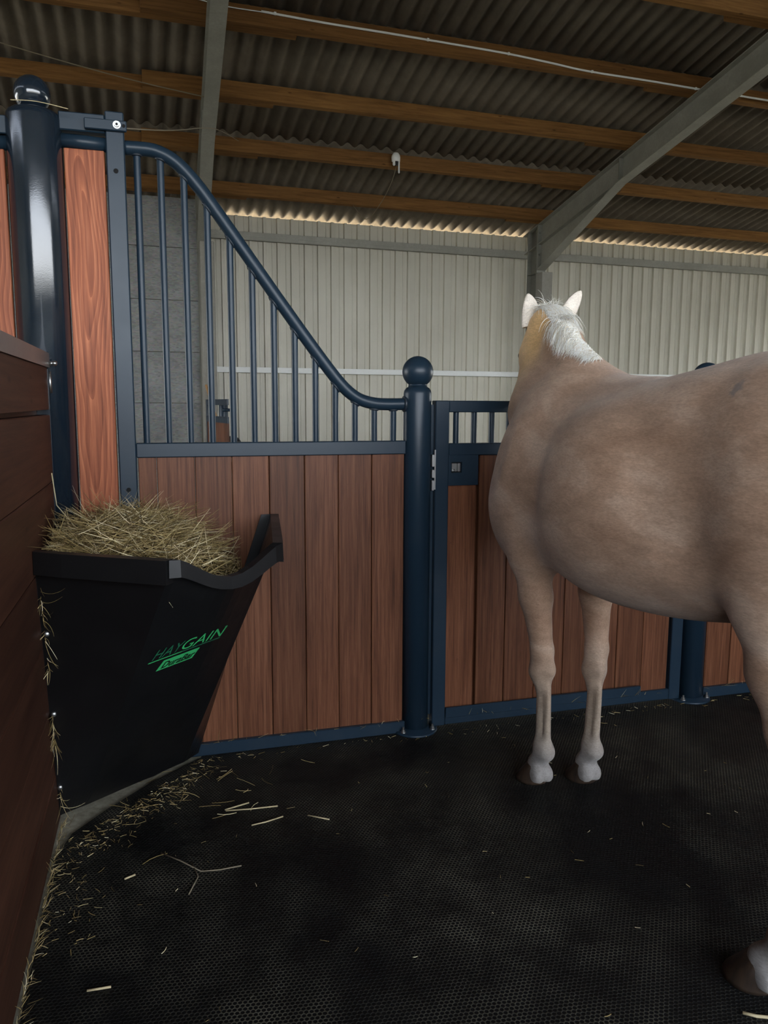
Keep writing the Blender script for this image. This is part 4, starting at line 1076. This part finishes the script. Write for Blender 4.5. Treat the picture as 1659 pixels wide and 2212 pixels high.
for k in range(5): m.tube([(1.20 + (.12 - .012 * k) * math.cos(a), 9.9 + .02 * k, .80 + (.20 - .015 * k) * math.sin(a)) for a in (2 * math.pi * i / 20 for i in range(21))], .014, 8, caps=False)
o = m.build('hose_coil', 'rubber_black', xf=H); tag(o, 'coil of black hose beside the far post, just above the mid rail', 'hose')
# ================================================================= CABLES AND TWINE
def wire(name, pts, r, mat, label, cat, xf=H, k=6, parent=None):
    o = MB().tube(smooth_path([xf(p) if xf else p for p in pts], k), r, 8).build(name, mat, parent)
    if not parent: tag(o, label, cat)
    return o
def onP(u, vb, dz, out=.085): v = vb - .075 - .006; return (u, v - out + .08, zraf(vb) + dz)
t = thing('cable_conduit', 'white plastic conduit clipped along the fourth beam from the eave', 'conduit')
cp = [(1.32, .115), (1.9, .10), (2.6, .095), (3.4, .085), (3.9, .075), (4.4, .05), (4.7, .03), (5.0, .022), (5.6, .02), (6.2, .012), (6.9, .006), (7.6, .0)]
wire('pipe', [onP(u, 8.05, d_ + .02, .09) for u, d_ in cp], .011, 'white', '', '', parent=t)
for u, d_ in ((1.45, .112), (3.0, .09), (3.9, .075), (4.9, .024), (6.25, .010)):
    p = onP(u, 8.05, d_ + .02, .09); MB().box(p[0] - .012, p[0] + .012, p[1] - .014, p[1] + .006, p[2] - .014, p[2] + .014, .003).build('clip', 'white', t, xf=H)
wire('cable', [onP(u, 8.05, d_, .092) for u, d_ in ((-1.6, .22), (-.9, .12), (-.3, .085), (.2, .09), (.45, .15), (.7, .155), (1.0, .13), (1.34, .13))], .005, 'white', 'thin pale cable sagging along the topmost left beam to the conduit', 'cable')
# insulator lamp holder on the second purlin
t = thing('lamp_holder', 'small white bell-shaped holder screwed to a beam, with a hanging wire', 'lamp')
lp_ = (3.43, 10.235, zraf(10.4) + .115)
m = MB(); m.lathe(lp_[0], lp_[1], [(.030, -.055 + lp_[2]), (.055, -.05 + lp_[2]), (.058, -.005 + lp_[2]), (.054, .02 + lp_[2]), (.036, .048 + lp_[2]), (.030, .055 + lp_[2])], 24); m.build('shell', 'white', t, xf=H)
m = MB(); m.box(lp_[0] + .030, lp_[0] + .050, lp_[1] - .02, lp_[1], lp_[2] - .20, lp_[2] - .03, .006); m.box(lp_[0] - .045, lp_[0] - .012, lp_[1] - .03, lp_[1] + .01, lp_[2] - .11, lp_[2] - .03, .012); m.build('tab', 'white', t, xf=H)
MB().lathe(lp_[0] + .005, lp_[1], [(.026, lp_[2] - .10), (.03, lp_[2] - .05)], 14).build('socket', 'rubber_black', t, xf=H)
wire('wire', [(lp_[0] + .01, lp_[1], lp_[2] - .10), (lp_[0] - .03, lp_[1] + .1, lp_[2] - .30), (lp_[0] - .10, lp_[1] + .4, lp_[2] - .52), (lp_[0] - .17, lp_[1] + .8, lp_[2] - .62), (lp_[0] - .26, lp_[1] + 1.15, zraf(11.56) - .02)], .004, 'twine', '', '', parent=t)
wire('twine', [(-1.6, 9.0, 4.99), (-.6, 9.05, 4.83), (.2, 9.1, 4.73), (1.02, 9.15, 4.66)], .006, 'twine', 'brown twine running from the top left to the left rafter', 'twine')
wire('twine', [(-.085, 3.10, 2.37), (.15, 5.0, 2.98), (.6, 7.6, 3.85), (1.03, 9.7, 4.42)], .003, 'twine', 'brown twine tied from the clamp to the left rafter', 'twine', xf=None)
wire('cord', [(-1.12, 7.2, 5.05), (-1.04, 7.2, 4.9), (-.98, 7.2, 4.7), (-.96, 7.2, 4.5), (-1.0, 7.2, 4.2), (-1.05, 7.2, 3.9)], .006, 'twine', 'loose cord hanging down at the top left corner behind the ball', 'cord')
wire('straw_stalk', [(-.43, 3.02, 2.402), (-.35, 3.01, 2.402), (-.25, 3.01, 2.388)], .0014, 'straw', 'single straw lying on top of the thick post', 'straw', xf=None)
# ================================================================= LOOSE STRAW
def stalk(pts, r, label, mat='straw'):
    o = MB().tube([(p[0], p[1], (p[2] if len(p) > 2 else r + .001)) for p in pts], r, 6).build('straw_stalk', mat); tag(o, label, 'straw', 'single straws lying on the mat'); return o
stalk([(.185, 2.612), (.270, 2.640), (.262, 2.655), (.40, 2.585)][:2], .0028, 'pale straw forming the short arm of a bent pair in front of the feeder')
stalk([(.187, 2.606), (.27, 2.595), (.365, 2.590)], .0026, 'pale straw forming the long arm of a bent pair in front of the feeder')
stalk([(.262, 2.487), (.31, 2.495), (.372, 2.515)], .0024, 'thin reddish straw just nearer than the bent pair')
stalk([(.455, 2.500), (.52, 2.453)], .0024, 'short straw to the right of the bent pair')
stalk([(-.03, 2.399), (.03, 2.335), (.085, 2.265), (.14, 2.258), (.205, 2.262)], .0022, 'long curved brown stem on the mat in the lower left', 'twine')
stalk([(.06, 2.32), (.075, 2.24), (.045, 2.16)], .0020, 'side shoot crossing the long curved brown stem', 'twine')
stalk([(-.205, 1.840), (-.150, 1.838)], .0030, 'short flat straw at the lower left near the side partition')
stalk([(1.262, 1.352), (1.285, 1.335), (1.33, 1.315), (1.36, 1.300)], .0040, 'thick pale straw in front of the near hind hoof')
stalk([(-.135, 2.285), (-.105, 2.300)], .0030, 'stubby straw on the mat below the feeder bottom')
paths = []
def flat(x, y, L, r=.0010):
    a = random.uniform(0, 6.28); b_ = random.gauss(0, .25); z = random.uniform(.0015, .004); n = 3; p = []
    for k in range(n + 1):
        f = k / n - .5; p.append((x + math.cos(a + b_ * f) * L * f, y + math.sin(a + b_ * f) * L * f, z))
    return p
def near_edge():
    r = random.random()
    if r < .12:
        f = random.random(); return XW + .02 + abs(random.gauss(0, .08)), 2.0 + .6 * f
    if r < .62:
        f = random.random(); return -.33 + .45 * f + abs(random.gauss(0, .06)), 2.52 + .53 * f - abs(random.gauss(0, .07))
    if r < .85: return random.uniform(.1, 3.5), 3.05 - abs(random.gauss(0, .035))
    return random.uniform(-.3, 2.6), random.uniform(1.2, 3.0)
for _ in range(620):
    x, y = near_edge(); paths.append(flat(x, y, random.uniform(.006, .03)))
for _ in range(50):
    x, y = random.gauss(.0, .2), random.gauss(2.78, .13)
    if x > XW + .02 and y < 3.05: paths.append(flat(x, y, random.uniform(.03, .10)))
paths = [[(max(q[0], XW + .004), min(q[1], 3.058), q[2]) for q in p] for p in paths]
o = strands(paths, .0010, 'straw_litter', 'hay', None, taper=False, tint=True, kind='stuff'); tag(o, 'scattered bits of straw and chaff over the mat and along the walls', 'straw')
# wisps of hay along the feeder edge, bottom rails and base of the partition
paths = []
for v in (.86, .80, .72, .62, .40, .36, .30, .10):
    p0 = feeder_pt(0.01, v)
    for _ in range(9): paths.append([tuple(q) for q in blade(p0.x + .006, p0.y - .006, p0.z + random.gauss(0, .02), random.uniform(.03, .10), random.uniform(-2.2, -.6), random.uniform(-1.5, .2), .18)])
for _ in range(60): paths.append([tuple(q) for q in blade(random.uniform(.1, 3.2), 3.064, .054, random.uniform(.015, .07), random.uniform(3.3, 6.1), random.uniform(0, 1.2), .1)])
for _ in range(260):
    paths.append([tuple(q) for q in blade(XW + .006 + abs(random.gauss(0, .006)), random.uniform(1.2, 2.65), .003, random.uniform(.015, .05), random.uniform(-1.6, 1.6), random.uniform(0, 1.1), .15)])
o = strands(paths, .0010, 'hay_wisps', 'hay', None, tint=True, kind='stuff'); tag(o, 'wisps of hay caught along feeder edge, bottom rails and partition foot', 'hay')
